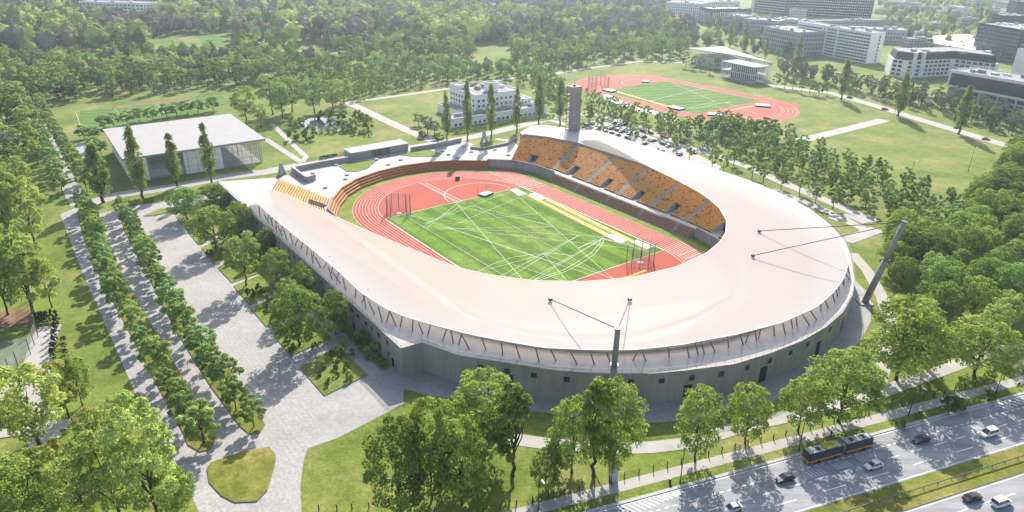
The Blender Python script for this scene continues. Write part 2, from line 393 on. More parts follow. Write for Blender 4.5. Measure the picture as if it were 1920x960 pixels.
# ------------------------------------------------------------------ tree meshes (unit: metres, base at origin)
def crown_mesh(name, seed, H, Rx, zb, shape, nclump, nleaf, leaf, mat, spread=(0.15, 0.26), droop=0.0, jn=1.0):
    rnd = random.Random(seed); vs, fs, tint = [], [], []
    ch = H - zb; centres = []
    for i in range(nclump):
        for _ in range(30):
            t = rnd.random() ** (0.75 if shape != 'poplar' else 0.9)
            a = rnd.uniform(0, 2 * math.pi)
            if shape == 'poplar': prof = Rx * (0.42 + 0.58 * math.sin(math.pi * min(1, t * 1.05 + 0.12))) * (1.0 if t < 0.8 else (1.0 - t) * 4 + 0.2)
            elif shape == 'cone': prof = Rx * (1.0 - t) ** 0.8 + 0.1
            elif shape == 'vase': prof = Rx * min(1.0, 0.45 + 0.9 * t) * math.sqrt(max(0.05, 1 - max(0, (t - 0.45) / 0.62) ** 2))
            else: prof = Rx * math.sqrt(max(0.03, 1 - (2 * t - 0.92) ** 2 / 1.17))
            rr = prof * math.sqrt(rnd.uniform(0.25, 1.0)) * (0.86 if shape != 'poplar' else 0.72)
            c = Vector((rr * math.cos(a), rr * math.sin(a), zb + ch * t * 0.93 + 0.03 * ch))
            mn = Rx * (0.24 if shape != 'poplar' else 0.12)
            if all((c - q[0]).length > mn for q in centres): break
        cr = Rx * rnd.uniform(*spread)
        if shape == 'poplar': cr = Rx * rnd.uniform(0.24, 0.42)
        if shape == 'cone': cr = Rx * rnd.uniform(0.18, 0.3)
        centres.append((c, cr, rnd.uniform(0.0, 1.0)))
    per = max(6, nleaf // max(1, nclump))
    mid = Vector((0, 0, zb + ch * 0.45))
    for c, cr, tn in centres:
        out = (c - mid); out = out.normalized() if out.length > 0.1 else Vector((0, 0, 1))
        for k in range(per):
            d = Vector((rnd.gauss(0, 1), rnd.gauss(0, 1), rnd.gauss(0, 1))).normalized()
            d = (d + out * 0.25 + Vector((0, 0, 0.55 - droop))).normalized()
            p = c + Vector((d.x, d.y, d.z * (0.78 if shape != 'poplar' else 1.7))) * cr * (rnd.uniform(0.6, 1.1))
            n = (d * (0.55 + .3 * (1 - jn)) + out * (1 - jn) + Vector((rnd.gauss(0, .5) * jn, rnd.gauss(0, .5) * jn, rnd.gauss(0, .4) * jn + 0.5))).normalized()
            x = n.orthogonal().normalized(); y = n.cross(x); an = rnd.uniform(0, 6.28)
            x, y = x * math.cos(an) + y * math.sin(an), y * math.cos(an) - x * math.sin(an)
            s1 = leaf * rnd.uniform(0.55, 1.35) / 2; s2 = leaf * rnd.uniform(0.45, 1.05) / 2
            b = len(vs); vs += [tuple(p - x * s1), tuple(p + y * s2), tuple(p + x * s1), tuple(p - y * s2)]
            fs.append((b, b + 1, b + 2, b + 3)); tint.append(min(1, max(0, 0.5 + (0.5 * tn + 0.5 * rnd.random() - 0.5) * (0.25 + 0.75 * jn))))
    return vs, fs, tint, centres
def limb(mb, a, b, r0, r1, rnd, seg=3, n=6, mi=0):
    a, b = Vector(a), Vector(b); L_ = (b - a).length; p = a
    for k in range(seg):
        q = a.lerp(b, (k + 1) / seg)
        if k < seg - 1: q += Vector((rnd.gauss(0, 1), rnd.gauss(0, 1), rnd.gauss(0, .4))) * L_ * 0.05
        mb.tube(p, q, r0 + (r1 - r0) * k / seg, r0 + (r1 - r0) * (k + 1) / seg, n, mi, cap=False); p = q
def tree_meshes(kind, seed, H, Rx, zb, shape, nclump, nleaf, leaf, mat, joined=False, nlimb=7, tr=0.028):
    rnd = random.Random(seed + 99)
    vs, fs, tint, cen = crown_mesh(kind, seed, H, Rx, zb, shape, nclump, nleaf, leaf, mat)
    mb = MB(); r = H * tr * 0.6
    lean = Vector((rnd.gauss(0, 1), rnd.gauss(0, 1), 0)) * H * 0.012
    top = Vector((0, 0, zb + (H - zb) * (0.55 if shape != 'poplar' else 0.85))) + lean
    fork = Vector((0, 0, zb * 0.95 + 0.3)) + lean * 0.6
    mb.tube((0, 0, -0.2), (0, 0, 0.5), r * 1.5, r * 1.05, 8, 0, False)
    limb(mb, (0, 0, 0.5), fork, r * 1.05, r * 0.8, rnd, 3, 8); limb(mb, fork, top, r * 0.8, r * 0.15, rnd, 4, 6)
    for c, cr, tn in rnd.sample(cen, min(nlimb, len(cen))):
        s = fork.lerp(top, rnd.uniform(0, 0.5)); limb(mb, s, c, r * 0.45, r * 0.08, rnd, 3, 5)
    def mk_crown(nm, v, f, t):
        me = bpy.data.meshes.new(nm); me.from_pydata(v, [], f)
        at = me.attributes.new('tint', 'FLOAT', 'FACE'); at.data.foreach_set('value', t)
        return me
    if joined:
        n = len(vs); v2 = vs + mb.v; f2 = fs + [[n + i for i in f] for f in mb.f]
        me = mk_crown(kind, v2, f2, tint + [0.5] * len(mb.f)); me.materials.append(M[mat]); me.materials.append(M['bark'])
        me.polygons.foreach_set('material_index', [0] * len(fs) + [1] * len(mb.f)); me.update()
        return (me, None, H, Rx)
    cm = mk_crown('crown', vs, fs, tint); cm.materials.append(M[mat]); cm.update()
    tm = bpy.data.meshes.new('trunk'); tm.from_pydata(mb.v, [], mb.f); tm.materials.append(M['bark'])
    tm.polygons.foreach_set('use_smooth', [True] * len(tm.polygons)); tm.update()
    return (cm, tm, H, Rx)
LIB = {}
def lib(key, n, *a, **k):
    LIB[key] = [tree_meshes(key, 31 * i + sum(map(ord, key)), *a, **k) for i in range(n)]
#            H   R   zb  shape  clumps leaves leaf mat
lib('big_fresh', 4, 15, 6.4, 2.6, 'round', 64, 6400, 0.50, 'lf_fresh', nlimb=12)
lib('big_dark', 3, 14, 6.4, 1.2, 'round', 66, 6800, 0.52, 'lf_dark', nlimb=10)
lib('big_pale', 3, 15, 5.6, 3.0, 'vase', 44, 5200, 0.48, 'lf_pale', nlimb=14)
lib('big_yellow', 2, 11, 4.6, 2.0, 'vase', 26, 2200, 0.52, 'lf_yellow', nlimb=12)
lib('slender', 2, 15, 3.4, 3.2, 'round', 30, 3600, 0.46, 'lf_fresh', nlimb=8)
lib('avenue', 4, 11, 4.0, 2.6, 'round', 32, 3800, 0.52, 'lf_blue', nlimb=8)
lib('poplar', 4, 27, 3.6, 4.0, 'poplar', 64, 4600, 0.70, 'lf_poplar', nlimb=16, tr=0.03)
lib('sapling', 4, 10, 3.3, 2.9, 'round', 20, 1250, 0.74, 'lf_blue', joined=True, nlimb=4)
lib('sapling_fresh', 3, 10, 3.3, 2.8, 'round', 20, 1250, 0.74, 'lf_fresh', joined=True, nlimb=4)
lib('park', 4, 16, 5.6, 3.6, 'round', 30, 1700, 1.05, 'lf_fresh', joined=True, nlimb=7)
lib('park_pale', 4, 17, 5.8, 3.2, 'vase', 32, 1700, 1.05, 'lf_pale', joined=True, nlimb=8)
lib('park_dark', 3, 16, 5.0, 2.4, 'round', 28, 1700, 1.05, 'lf_dark', joined=True, nlimb=5)
lib('bare', 4, 17, 5.4, 4.0, 'vase', 34, 1000, 0.95, 'lf_bare', joined=True, nlimb=16)
lib('conifer', 2, 6, 1.3, 0.3, 'cone', 26, 700, 0.42, 'lf_conifer', joined=True, nlimb=2)
lib('copper', 1, 9, 5.0, 1.6, 'round', 26, 1300, 0.8, 'lf_red', joined=True, nlimb=5)
lib('bush', 3, 3.2, 2.0, 0.2, 'round', 16, 1000, 0.52, 'lf_dark', joined=True, nlimb=4)
lib('bush_pale', 2, 2.6, 1.9, 0.1, 'round', 16, 900, 0.52, 'lf_pale', joined=True, nlimb=4)
trnd = random.Random(5)
def plant(key, loc, H, W=None, label='', cat='tree', group=None, name=None):
    cm, tm, h0, r0 = trnd.choice(LIB[key])
    sz = H / h0; sx = (W / 2 / r0) * (.8 if key == 'poplar' else 1.0) if W else sz * trnd.uniform(0.9, 1.1); sy = sx * trnd.uniform(0.92, 1.08)
    rz = trnd.uniform(0, 6.28)
    if tm is None:
        o = bpy.data.objects.new(name or 'tree', cm); COL.objects.link(o)
    else:
        o = bpy.data.objects.new(name or 'tree', None); COL.objects.link(o)
        for nm, me in (('trunk', tm), ('crown', cm)):
            c = bpy.data.objects.new(nm, me); COL.objects.link(c); c.parent = o
    o.location = loc; o.rotation_euler = (0, 0, rz); o.scale = (sx, sy, sz)
    tag(o, label, cat, group); return o
def plant_px(key, bx, by, ty, wpx, label, group=None, name=None, cat='tree', z=0.0):
    b = G(bx, by, z); H = max(1.0, HG(b, ty)); d = (b - Vector((0, 0, CH))).length
    plant(key, b, H, wpx * d / F if wpx else None, label, cat, group, name)
REST = []; REST_KIND = dict(park='fa', park_pale='fp', park_dark='fd', bare='fb', sapling='fs', sapling_fresh='fs')
KEEP = []   # plan outlines that scattered trees keep clear of
def scatter(poly, sp, jit, seed, avoid=()):
    """points on a jittered grid (aligned with the stadium axis) inside a plan outline"""
    rnd = random.Random(seed); q = [W2L(p) for p in poly]
    u0, u1 = min(a for a, b in q), max(a for a, b in q); v0, v1 = min(b for a, b in q), max(b for a, b in q)
    out = []; v = v0; row = 0
    while v <= v1:
        u = u0 + (sp / 2 if row % 2 else 0)
        while u <= u1:
            p = U(u + rnd.uniform(-jit, jit) * sp, v + rnd.uniform(-jit, jit) * sp)
            if inpoly(p, poly) and not any(inpoly(p, k) for k in KEEP) and not any(inpoly(p, k) for k in avoid): out.append(p)
            u += sp
        v += sp * 0.87; row += 1
    return out
def zone(poly, sp, jit, seed, kinds, hr, what, where, group, name='tree', avoid=(), limit=None):
    """individual trees in one area; each is numbered from left to right as the photograph shows them"""
    pts = scatter(poly, sp, jit, seed, avoid); rnd = random.Random(seed + 1)
    pts = [p for p in pts if -30 < PX(p)[0] < 1950 and PX(p)[1] < 1010 and PX(p)[1] > -5]
    tot = sum(k[1] for k in kinds)
    if limit and len(pts) > limit:      # the nearest ones stand alone, the rest go to the mass of crowns behind
        pts.sort(key=lambda p: -PX(p)[1])
        for p in pts[limit:]:
            x = rnd.uniform(0, tot)
            for k, wt in kinds:
                x -= wt
                if x <= 0: break
            REST.append((REST_KIND.get(k, 'fa'), p, rnd.uniform(*hr)))
        pts = pts[:limit]
    pts.sort(key=lambda p: PX(p)[0]); tot = sum(k[1] for k in kinds)
    for i, p in enumerate(pts):
        x = rnd.uniform(0, tot)
        for k, wt in kinds:
            x -= wt
            if x <= 0: break
        plant(k, p, rnd.uniform(*hr), None, '%s %s, %s from the left' % (what, where, ordw(i + 1)), 'tree', group, name)
    return len(pts)
# ------------------------------------------------------------------ pit outline, terrain
PIT = [(-45, -56), (-60, -55), (-72, -48), (-83, -39), (-91, -28), (-96, -14), (-97.6, 0), (-95.4, 15), (-90.6, 26.3), (-80.4, 40.5),
       (-72, 50), (-60, 55), (-45, 56), (44, 56), (58, 53), (70, 46), (80, 36), (88, 22), (91, 0), (88, -22), (80, -36), (70, -46), (58, -53), (44, -56)]
def holed(name, outer, holes, z, m, kind='structure', thick=0.0, parent=None):
    loops = [[Vector((p[0], p[1], 0)) for p in outer]] + [[Vector((p[0], p[1], 0)) for p in h] for h in holes]
    tri = tessellate_polygon(loops); vs = [q for l in loops for q in l]
    fs = []
    for t in tri:
        a, b, c = (vs[i] for i in t)
        fs.append(t if (b.x - a.x) * (c.y - a.y) - (b.y - a.y) * (c.x - a.x) > 0 else t[::-1])
    mb = MB(); mb.add([(q.x, q.y, z) for q in vs], fs)
    o = mb.build(name, m, parent)
    if kind: o['kind'] = kind
    return o
PITW = [U(u, v) for u, v in PIT]
holed('ground', [(-3500, -300), (3500, -300), (3500, 5000), (-3500, 5000)], [PITW], 0.0, M['grass'])
# floor of the sunken field
def grow(poly, k): return [(p[0] * k, p[1] * k) for p in poly]
pf = [U(u * 1.01, v * 1.01) for u, v in PIT]
sheet('field_grass', pf, ZF, M['lawn'])
def oval(hs, r, fn, n=40):
    o = []
    for k in range(n + 1):
        a = math.pi / 2 + math.pi * k / n; o.append(fn(-hs + r * math.cos(a), r * math.sin(a)))
    for k in range(n + 1):
        a = -math.pi / 2 + math.pi * k / n; o.append(fn(hs + r * math.cos(a), r * math.sin(a)))
    return o
def ring(mb, hs, r, wd, fn, z, n=60):
    a = oval(hs, r - wd / 2, fn, n); b = oval(hs, r + wd / 2, fn, n); k = len(a)
    for i in range(k):
        j = (i + 1) % k
        mb.quad((a[i].x, a[i].y, z), (b[i].x, b[i].y, z), (b[j].x, b[j].y, z), (a[j].x, a[j].y, z))
def arc(mb, fn, cu, cv, r, a0, a1, wd, z, n=30):
    for i in range(n):
        t0, t1 = a0 + (a1 - a0) * i / n, a0 + (a1 - a0) * (i + 1) / n
        q = [fn(cu + rr * math.cos(t), cv + rr * math.sin(t), z) for rr, t in ((r - wd / 2, t0), (r + wd / 2, t0), (r + wd / 2, t1), (r - wd / 2, t1))]
        mb.quad(*q)
def seg(mb, a, b, wd, z):
    a, b = Vector(a).to_2d(), Vector(b).to_2d(); d = (b - a).normalized(); n = Vector((-d.y, d.x)) * wd / 2
    mb.quad((*(a - n), z), (*(b - n), z), (*(b + n), z), (*(a + n), z))
HS = 42.195; RI = 36.5; RO_ = 47.5; LW = (RO_ - RI) / 8
def track(fn, z, gl, pitch_m, straights, lanes=range(9), lw_=0.10):
    sheet('running_track', [(p.x, p.y) for p in oval(HS, RO_, fn)], z + 0.03, M['track'])
    for k, (u0, u1, v0, v1, tp) in enumerate(straights):
        sheet('track_straight', [fn(u0 + tp, v0), fn(u1, v0), fn(u1, v1), fn(u0, v1)], z + 0.034 + 0.004 * k, M['track'])
    g = gl / 2
    sheet('infield_grass', [fn(-g, -RI + .1), fn(g, -RI + .1), fn(g, RI - .1), fn(-g, RI - .1)], z + 0.06, pitch_m)
    mb = MB()
    for k in lanes: ring(mb, HS, RI + k * LW, lw_ if k else lw_ * 1.6, fn, z + 0.075 + 0.0)
    return mb
E0 = track(lambda u, v, z=0: U(u, v, z), ZF, 91.6, M['pitch'], [(-76, -40, 36.6, 47.4, 6), (40, 76, 36.6, 47.4, 0)])
zt = ZF + 0.08
f1 = lambda u, v, z=zt: U(u, v, z)
for v in [36.5 + LW * k for k in range(9)]:
    seg(E0, U(-74, v), U(-42, v), 0.1, zt); seg(E0, U(42, v), U(70, v), 0.1, zt)
for u in (-44, -41, 52, 55.5): seg(E0, U(u, 36.6), U(u, 47.4), 0.18, zt + .004)
arc(E0, f1, -47, 14, 17, math.pi * 0.5, math.pi * 1.5, 0.22, zt + .004)
for du in (0, 1.6, 4.2): seg(E0, G(785 + du * 3, 342.5, ZF), G(853 + du * 3.4, 378, ZF), 0.2, zt + .008)
E0.build('track_lines', M['line']).__setitem__('kind', 'structure')
# throwing sector and pitch lines on the infield
LN = [((973, 370), (832, 430)), ((853, 378), (982, 527)), ((973, 370), (1150, 523)), ((755, 402), (950, 520)),
      ((955, 360), (795, 420)), ((862, 378), (800, 428)), ((862, 388), (1020, 420)), ((760, 404), (880, 420)), ((760, 400), (1120, 520)),
      ((880, 385), (1220, 470)), ((840, 428), (1060, 500)), ((800, 425), (1150, 445)), ((1086, 441), (925, 525)), ((1086, 441), (950, 523)), ((1020, 477), (1065, 529)),
      ((1020, 477), (893, 511)), ((1020, 477), (1150, 523)), ((1133, 446), (990, 526)), ((1083, 466), (1120, 448)), ((1083, 466), (1133, 446)), ((800, 430), (1035, 425)),
      ((1000, 365), (1180, 455)), ((860, 430), (1215, 470)), ((1127, 450), (1000, 526)), ((955, 494), (1060, 528)), ((880, 380), (1140, 520)), ((840, 420), (1010, 400)), ((1130, 448), (1220, 472)), ((1120, 445), (1215, 465))]
mb = MB()
for i, (a, b) in enumerate(LN): seg(mb, G(*a, ZF), G(*b, ZF), 0.095, ZF + 0.07 + 0.0016 * i)
g = 45.4
for a, b in (((-g, -36.2), (g, -36.2)), ((-g, 36.2), (g, 36.2)), ((-g, -36.2), (-g, 36.2)), ((g, -36.2), (g, 36.2))): seg(mb, U(*a), U(*b), 0.16, ZF + .066)
for i, pl_ in enumerate(([(1128, 448), (1122, 460), (1108, 475), (1085, 490), (1058, 506), (1000, 526)], [(1133, 449), (1126, 463), (1112, 479), (1088, 495), (1062, 509), (1008, 527)], [(893, 511), (925, 495), (960, 483), (1000, 477), (1040, 476), (1075, 480)], [(793, 427), (805, 418), (830, 405), (853, 394), (862, 386)])):
    for a, b in zip(pl_, pl_[1:]): seg(mb, G(*a, ZF), G(*b, ZF), 0.12, ZF + .128 + .003 * i)
mb.build('infield_lines', M['line'])['kind'] = 'structure'
def quadpx(px, z, name, m, t=0.0): return sheet(name, GP(px, z), z, m, t)
# long jump runways and sand pits along the home straight
for (a, b, v) in ((-34.5, 36.0, 27.2), (-31.0, 40.0, 32.0)):
    pass
qa = [((985, 366), (1000, 365), (1160, 440), (1138, 446)), ((1018, 373), (1032, 372), (1190, 450), (1170, 450))]
mbp = [(957, 356), (969, 354.5), (988, 364), (972, 367)], [(993, 364), (1004, 362.5), (1026, 373), (1008, 375)], [(1135, 443), (1148, 438.5), (1176, 451), (1163, 456.5)], [(1182, 454), (1195, 450), (1224, 463), (1212, 467.5)]
rl = [[(988, 366.5), (994, 364.5), (1142, 438.5), (1134, 442)], [(1022, 374.5), (1028, 372.5), (1189, 450.5), (1181, 453)]]
for q in rl: quadpx(q, ZF + 0.13, 'jump_runway', M['runway'])
quadpx([(1160, 523.5), (1208, 506), (1214, 508), (1172, 524)], ZF + 0.12, 'jump_runway', M['runway'])
wh = ['left sand pit at the far end of the jump runways', 'right sand pit at the far end of the jump runways', 'left sand pit at the near end of the jump runways', 'right sand pit at the near end of the jump runways']
for q, lb in zip(mbp, wh):
    o = empty('sand_pit', G(*q[0], ZF), 0, 'pale ' + lb, 'sand pit', 'long jump sand pits')
    ps = [p - o.location for p in GP(q, ZF)]; c = sum(ps, Vector()) / 4
    m_ = MB(); m_.prism([(p.x, p.y) for p in ps], 0.0, 0.15); m_.build('edging', M['white'], o)
    m_ = MB(); m_.prism([((p - (p - c) * 0.09).x, (p - (p - c) * 0.09).y) for p in ps], 0.10, 0.155); m_.build('sand', M['sand'], o)
# ------------------------------------------------------------------ training field beyond the stadium
f2 = lambda u, v, z=0: U2(u, v, z)
E1 = track(f2, 0.0, 90, M['pitch_far'], [(40, 72, 36.6, 47.4, 0), (-72, -40, 36.6, 47.4, 6)], (0, 8), .07)
f2l = lambda u, v, z=.09: U2(u, v, z)
for k in (1, 3, 5, 7): arc(E1, f2l, HS, 0, RI + k * LW, -1.1, .9, .12, .085)
arc(E1, f2l, -47, 14, 17, math.pi * 0.5, math.pi * 1.5, 0.25, .085)
for i, (a, b) in enumerate([((1370, 190), (1298, 205)), ((1344, 189), (1290, 203)), ((1265, 158), (1340, 190)), ((1215, 190), (1320, 165)), ((1360, 192), (1420, 214)), ((1340, 200), (1405, 222))]):
    seg(E1, G(*a), G(*b), 0.22, 0.095 + .004 * i)
E1.build('training_track_lines', M['line'])['kind'] = 'structure'
quadpx([(1155, 172), (1158, 171), (1258, 200), (1254, 201)], 0.14, 'jump_runway', M['runway'])
quadpx([(1340, 213), (1340, 211.5), (1412, 198), (1414, 199.5)], 0.14, 'jump_runway', M['runway'])
# ------------------------------------------------------------------ paved areas
Z = [0.02]
def paved(px, m='paving', name='pavement', dz=0.004):
    Z[0] += dz
    q = GP(px); KEEP.append([(p.x, p.y) for p in q]); return sheet(name, q, Z[0], M[m])
def pathpx(px, wd, m='path', name='path'):
    Z[0] += 0.004
    q = band(GP(px), wd); KEEP.append(q); return sheet(name, q, Z[0], M[m])
stad = [U(u, v) for u, v in [(-97, -88.5), (67, -88.5), (80, -80), (95, -66), (110, -50), (120, -35), (126, -10), (126, 15), (118, 42), (104, 63), (85, 82), (60, 93), (0, 98), (-80, 99), (-98, 88), (-128, 50), (-128, 0), (-120, -40), (-115, -60)]]
KEEP.append([(p.x, p.y) for p in stad])
paved([(113, 402), (150, 386), (190, 400), (262, 384), (330, 376), (414, 352), (450, 386), (500, 440), (567, 496), (617, 536), (690, 600), (735, 660), (757, 708), (757, 757), (665, 805), (633, 821), (577, 841), (570, 860), (563, 910), (566, 975), (380, 975), (363, 940), (352, 905), (335, 880), (318, 850), (258, 748), (205, 625), (150, 500)], 'paving', 'pavement')
paved([(560, 690), (607, 745), (577, 841), (633, 821), (665, 805), (757, 757), (757, 715), (738, 692), (690, 705)], 'concrete', 'forecourt')
# ground round the foot of the stadium
ap = [U(u, v) for u, v in [(60, -88.5), (64.5, -96.5), (80, -86), (99, -70), (118.2, -51.5), (127, -36), (131.5, -18), (132, 10), (128.5, 28), (124.2, 41.6), (114.7, 58.5), (104, 66), (60, -60)]]
Z[0] += .004; sheet('stadium_apron', ap, Z[0], M['concrete'])
pathpx([(150, 384), (128, 345), (104, 300), (82, 250), (60, 208)], 7, 'paving', 'avenue_path')
pathpx([(170, 380), (230, 364), (330, 350), (420, 332), (500, 322), (560, 310)], 9, 'paving', 'hall_path')
pathpx([(560, 312), (640, 297), (740, 281), (800, 272), (880, 258), (960, 240), (1030, 222), (1100, 212)], 8, 'path', 'lane')
pathpx([(148, 268), (200, 372)], 4.5, 'paving', 'hall_path')
pathpx([(497, 260), (566, 305)], 3.5, 'path'); pathpx([(510, 232), (548, 270), (574, 294), (566, 304)], 3, 'path')
pathpx([(652, 192), (700, 215), (760, 243), (822, 268)], 7, 'path'); pathpx([(640, 194), (760, 178), (850, 165), (1000, 140)], 5, 'path'); pathpx([(1030, 140), (1110, 127), (1200, 115), (1290, 118)], 6, 'path', 'lane')
pathpx([(867, 812), (940, 820), (1007, 830), (1090, 838), (1157, 841), (1220, 839), (1280, 832), (1350, 813), (1395, 799), (1460, 785), (1560, 765), (1640, 740), (1715, 713), (1815, 677), (1910, 640)], 4, 'path', 'footpath')
pathpx([(1640, 740), (1655, 690), (1667, 600), (1655, 560), (1628, 510), (1598, 475)], 4, 'path', 'footpath')
pathpx([(1030, 225), (1130, 252), (1240, 290), (1370, 330), (1470, 365), (1560, 400), (1640, 440)], 5, 'path', 'lane')
pathpx([(1105, 212), (1180, 232), (1270, 268), (1400, 312), (1480, 348), (1570, 385), (1640, 416)], 6, 'path', 'lane')
paved([(1092, 236), (1115, 226), (1160, 234), (1285, 278), (1352, 312), (1340, 330), (1240, 298), (1130, 258)], 'path', 'car_park')
pathpx([(1488, 267), (1570, 247), (1658, 225)], 8, 'path')
pathpx([(1440, 160), (1560, 175), (1640, 198), (1720, 223), (1800, 247), (1890, 274), (1990, 305)], 9, 'path', 'side_road')
pathpx([(1130, 178), (1180, 200), (1240, 215), (1255, 228)], 9, 'plaza', 'terrace')
pathpx([(1560, 412), (1590, 405), (1625, 418)], 5, 'path'); pathpx([(1585, 452), (1645, 430)], 6, 'path')
# far lanes in the park
for q, wd in (([(40, 130), (70, 100), (85, 70), (92, 45), (80, 30)], 7), ([(0, 75), (25, 50), (45, 30)], 9), ([(290, 91), (440, 92), (640, 100)], 5), ([(385, 60), (430, 85)], 4)):
    pathpx(q, wd, 'path', 'park_lane')
for q in ([(300, 75), (330, 68), (345, 88), (300, 92)], [(368, 66), (400, 63), (432, 84), (385, 88)]):
    Z[0] += .004; gq = GP(q); KEEP.append([(p.x, p.y) for p in gq]); sheet('meadow', gq, Z[0], M['pitch_far'])
for q in ([(138, 22), (302, 26), (308, 46), (140, 44)], [(395, 5), (548, 5), (548, 19), (395, 20)], [(905, 16), (1075, 22), (1075, 34), (905, 26)], [(290, 70), (440, 58), (450, 112), (285, 112)], [(890, 82), (955, 80), (965, 128), (885, 128)], [(560, 84), (600, 82), (640, 122), (560, 118)], [(135, 100), (180, 92), (190, 120), (130, 122)]): KEEP.append([(p.x, p.y) for p in GP(q)])
# football pitch in the park
Z[0] += .004; fp = GP([(150, 208), (428, 176), (445, 190), (350, 214), (160, 250)]); sheet('park_pitch', fp, Z[0], M['pitch_far'])
mb = MB()
for i, (a, b) in enumerate([((143, 212), (156, 255)), ((150, 209), (430, 178)), ((215, 205), (235, 223)), ((292, 195), (308, 212)), ((362, 187), (385, 202)), ((420, 180), (445, 192))]): seg(mb, G(*a), G(*b), 0.2, Z[0] + .02 + .004 * i)
mb.build('park_pitch_lines', M['line'])['kind'] = 'structure'
Z[0] += .004; sheet('flower_bed', GP([(216, 203), (355, 188), (358, 184), (300, 189), (218, 198)]), Z[0], M['rust'])
for q in ([(90, 262), (150, 200), (440, 170), (460, 190), (430, 212), (250, 235), (185, 245), (160, 270)], [(500, 235), (560, 215), (660, 195), (690, 212), (800, 265), (640, 295), (570, 300)], [(665, 196), (845, 170), (850, 240), (815, 262), (730, 226)], [(900, 120), (912, 90), (945, 85), (955, 118)], [(1060, 150), (1290, 118), (1440, 158), (1640, 205), (1660, 222), (1480, 262), (1300, 222), (1250, 235), (1130, 200)], [(1500, 268), (1665, 222), (1850, 275), (1900, 295), (1850, 345), (1750, 345), (1640, 315)]):
    KEEP.append([(p.x, p.y) for p in GP(q)])
KEEP.append([(p.x, p.y) for p in GP([(184, 300), (184, 243), (429, 211), (500, 262), (500, 330), (250, 360)])])
# grass strips, island and garden beds, each with a kerb
def bed(px, name='grass_strip', m='verge', h=0.12):
    q = GP(px); return sheet(name, q, Z[0] + h, M[m], h + .02, side=M['kerb'])
Z[0] += .004
bed([(165, 392), (182, 402), (232, 520), (297, 632), (352, 725), (405, 823), (396, 843), (375, 848), (352, 835), (345, 815), (300, 732), (260, 655), (210, 560), (160, 455), (145, 400)])
bed([(226, 400), (262, 440), (306, 535), (372, 640), (430, 690), (478, 762), (497, 797), (488, 812), (468, 815), (450, 800), (393, 722), (330, 620), (283, 528), (232, 430)])
bed([(388, 880), (395, 868), (455, 848), (505, 839), (517, 853), (517, 868), (502, 920), (482, 941), (440, 943), (415, 930), (392, 905)], 'grass_island', 'verge')
for q in ([(330, 407), (372, 460), (440, 425), (420, 385), (385, 375)], [(378, 466), (402, 498), (448, 472), (468, 450), (440, 432)], [(408, 503), (435, 531), (500, 508), (497, 475), (470, 462)], [(438, 537), (468, 573), (535, 540), (512, 506)], [(471, 580), (499, 614), (556, 590), (552, 560), (533, 548)],
          [(513, 630), (545, 668), (622, 635), (590, 598), (560, 600)], [(562, 690), (608, 743), (690, 704), (634, 650)], [(596, 575), (650, 628), (715, 697), (732, 690), (668, 605), (640, 575), (610, 545)], [(440, 400), (495, 450), (560, 510), (600, 545), (590, 560), (520, 500), (450, 430), (420, 395)], [(240, 380), (255, 374), (300, 368), (292, 376), (250, 386)], [(268, 406), (300, 392), (330, 390), (328, 396), (290, 405)]):
    bed(q, 'garden_bed', 'grass', 0.10)
# ------------------------------------------------------------------ the main road
def road_line(a, b, ext=1.6):
    A, B = G(*a), G(*b); d = B - A; return A - d * 0.35, B + d * ext
re = {k: road_line(a, b) for k, (a, b) in dict(swo=((1140, 906), (1920, 706)), swi=((1060, 956), (1920, 722)), no=((1140, 957), (1920, 738)), ni=((1507, 960), (1920, 834)), so=((1690, 960), (1920, 881))).items()}
nd = (re['ni'][1] - re['ni'][0]).normalized(); nn = Vector((nd.y, -nd.x, 0))     # nn points to the camera side
M['asphalt'] = worn('asphalt', (0.30, 0.297, 0.306), math.atan2(nd.y, nd.x)); O0 = re['no'][0]; Lr = (re['no'][1] - re['no'][0]).length
def RP(s, t, z=0.0): p = O0 + nd * s + nn * t; return Vector((p.x, p.y, z))
def off(p): return (p - O0).dot(nn)
tni = off(G(1720, 895)); tso = off(G(1800, 924)); tsw0 = off(G(1600, 788)); tsw1 = off(G(1600, 806))
def rstrip(name, t0, t1, z, m, h=0.0, s0=-60, s1=430):
    return sheet(name, [RP(s0, t0), RP(s1, t0), RP(s1, t1), RP(s0, t1)], z, M[m], h, side=M['kerb'] if h else None)
tno = off(G(1560, 838))
rstrip('road', tno, tni, 0.03, 'asphalt'); rstrip('road', tso, tso + 26, 0.03, 'asphalt')
rstrip('median_grass', tni, tso, 0.14, 'verge', 0.16); rstrip('sidewalk', tsw0, tsw1, 0.06, 'path', 0.1); rstrip('verge', tsw1 + .01, tno - .8, 0.13, 'grass', 0.15); rstrip('kerb', tno - .8, tno, 0.15, 'kerb', 0.17)
for k in (-60, 430): pass
KEEP.append([(p.x, p.y) for p in (RP(-60, tsw0 - 1), RP(430, tsw0 - 1), RP(430, tso + 40), RP(-60, tso + 40))])
WR = tni - tno
mb = MB(); zr = 0.045
def dash(t, s0, s1, on, gap, wd=0.22):
    s = s0
    while s < s1: seg(mb, RP(s, t), RP(s + on, t), wd, zr); s += on + gap
dash(tno + 3.9, 0, 400, 1.0, 0.9, 0.35); dash(tno + 7.4, 0, 400, 3.2, 3.6, 0.3); dash(tno + 10.9, 0, 400, 5.5, 7, 0.3)
dash(tso + 4.0, 0, 400, 3.2, 3.6, 0.28); dash(tso + 7.6, 0, 400, 5.5, 7, 0.28)
for t in (tno + 0.35, tni - 0.5, tso + .5): seg(mb, RP(-40, t), RP(420, t), 0.2, zr)
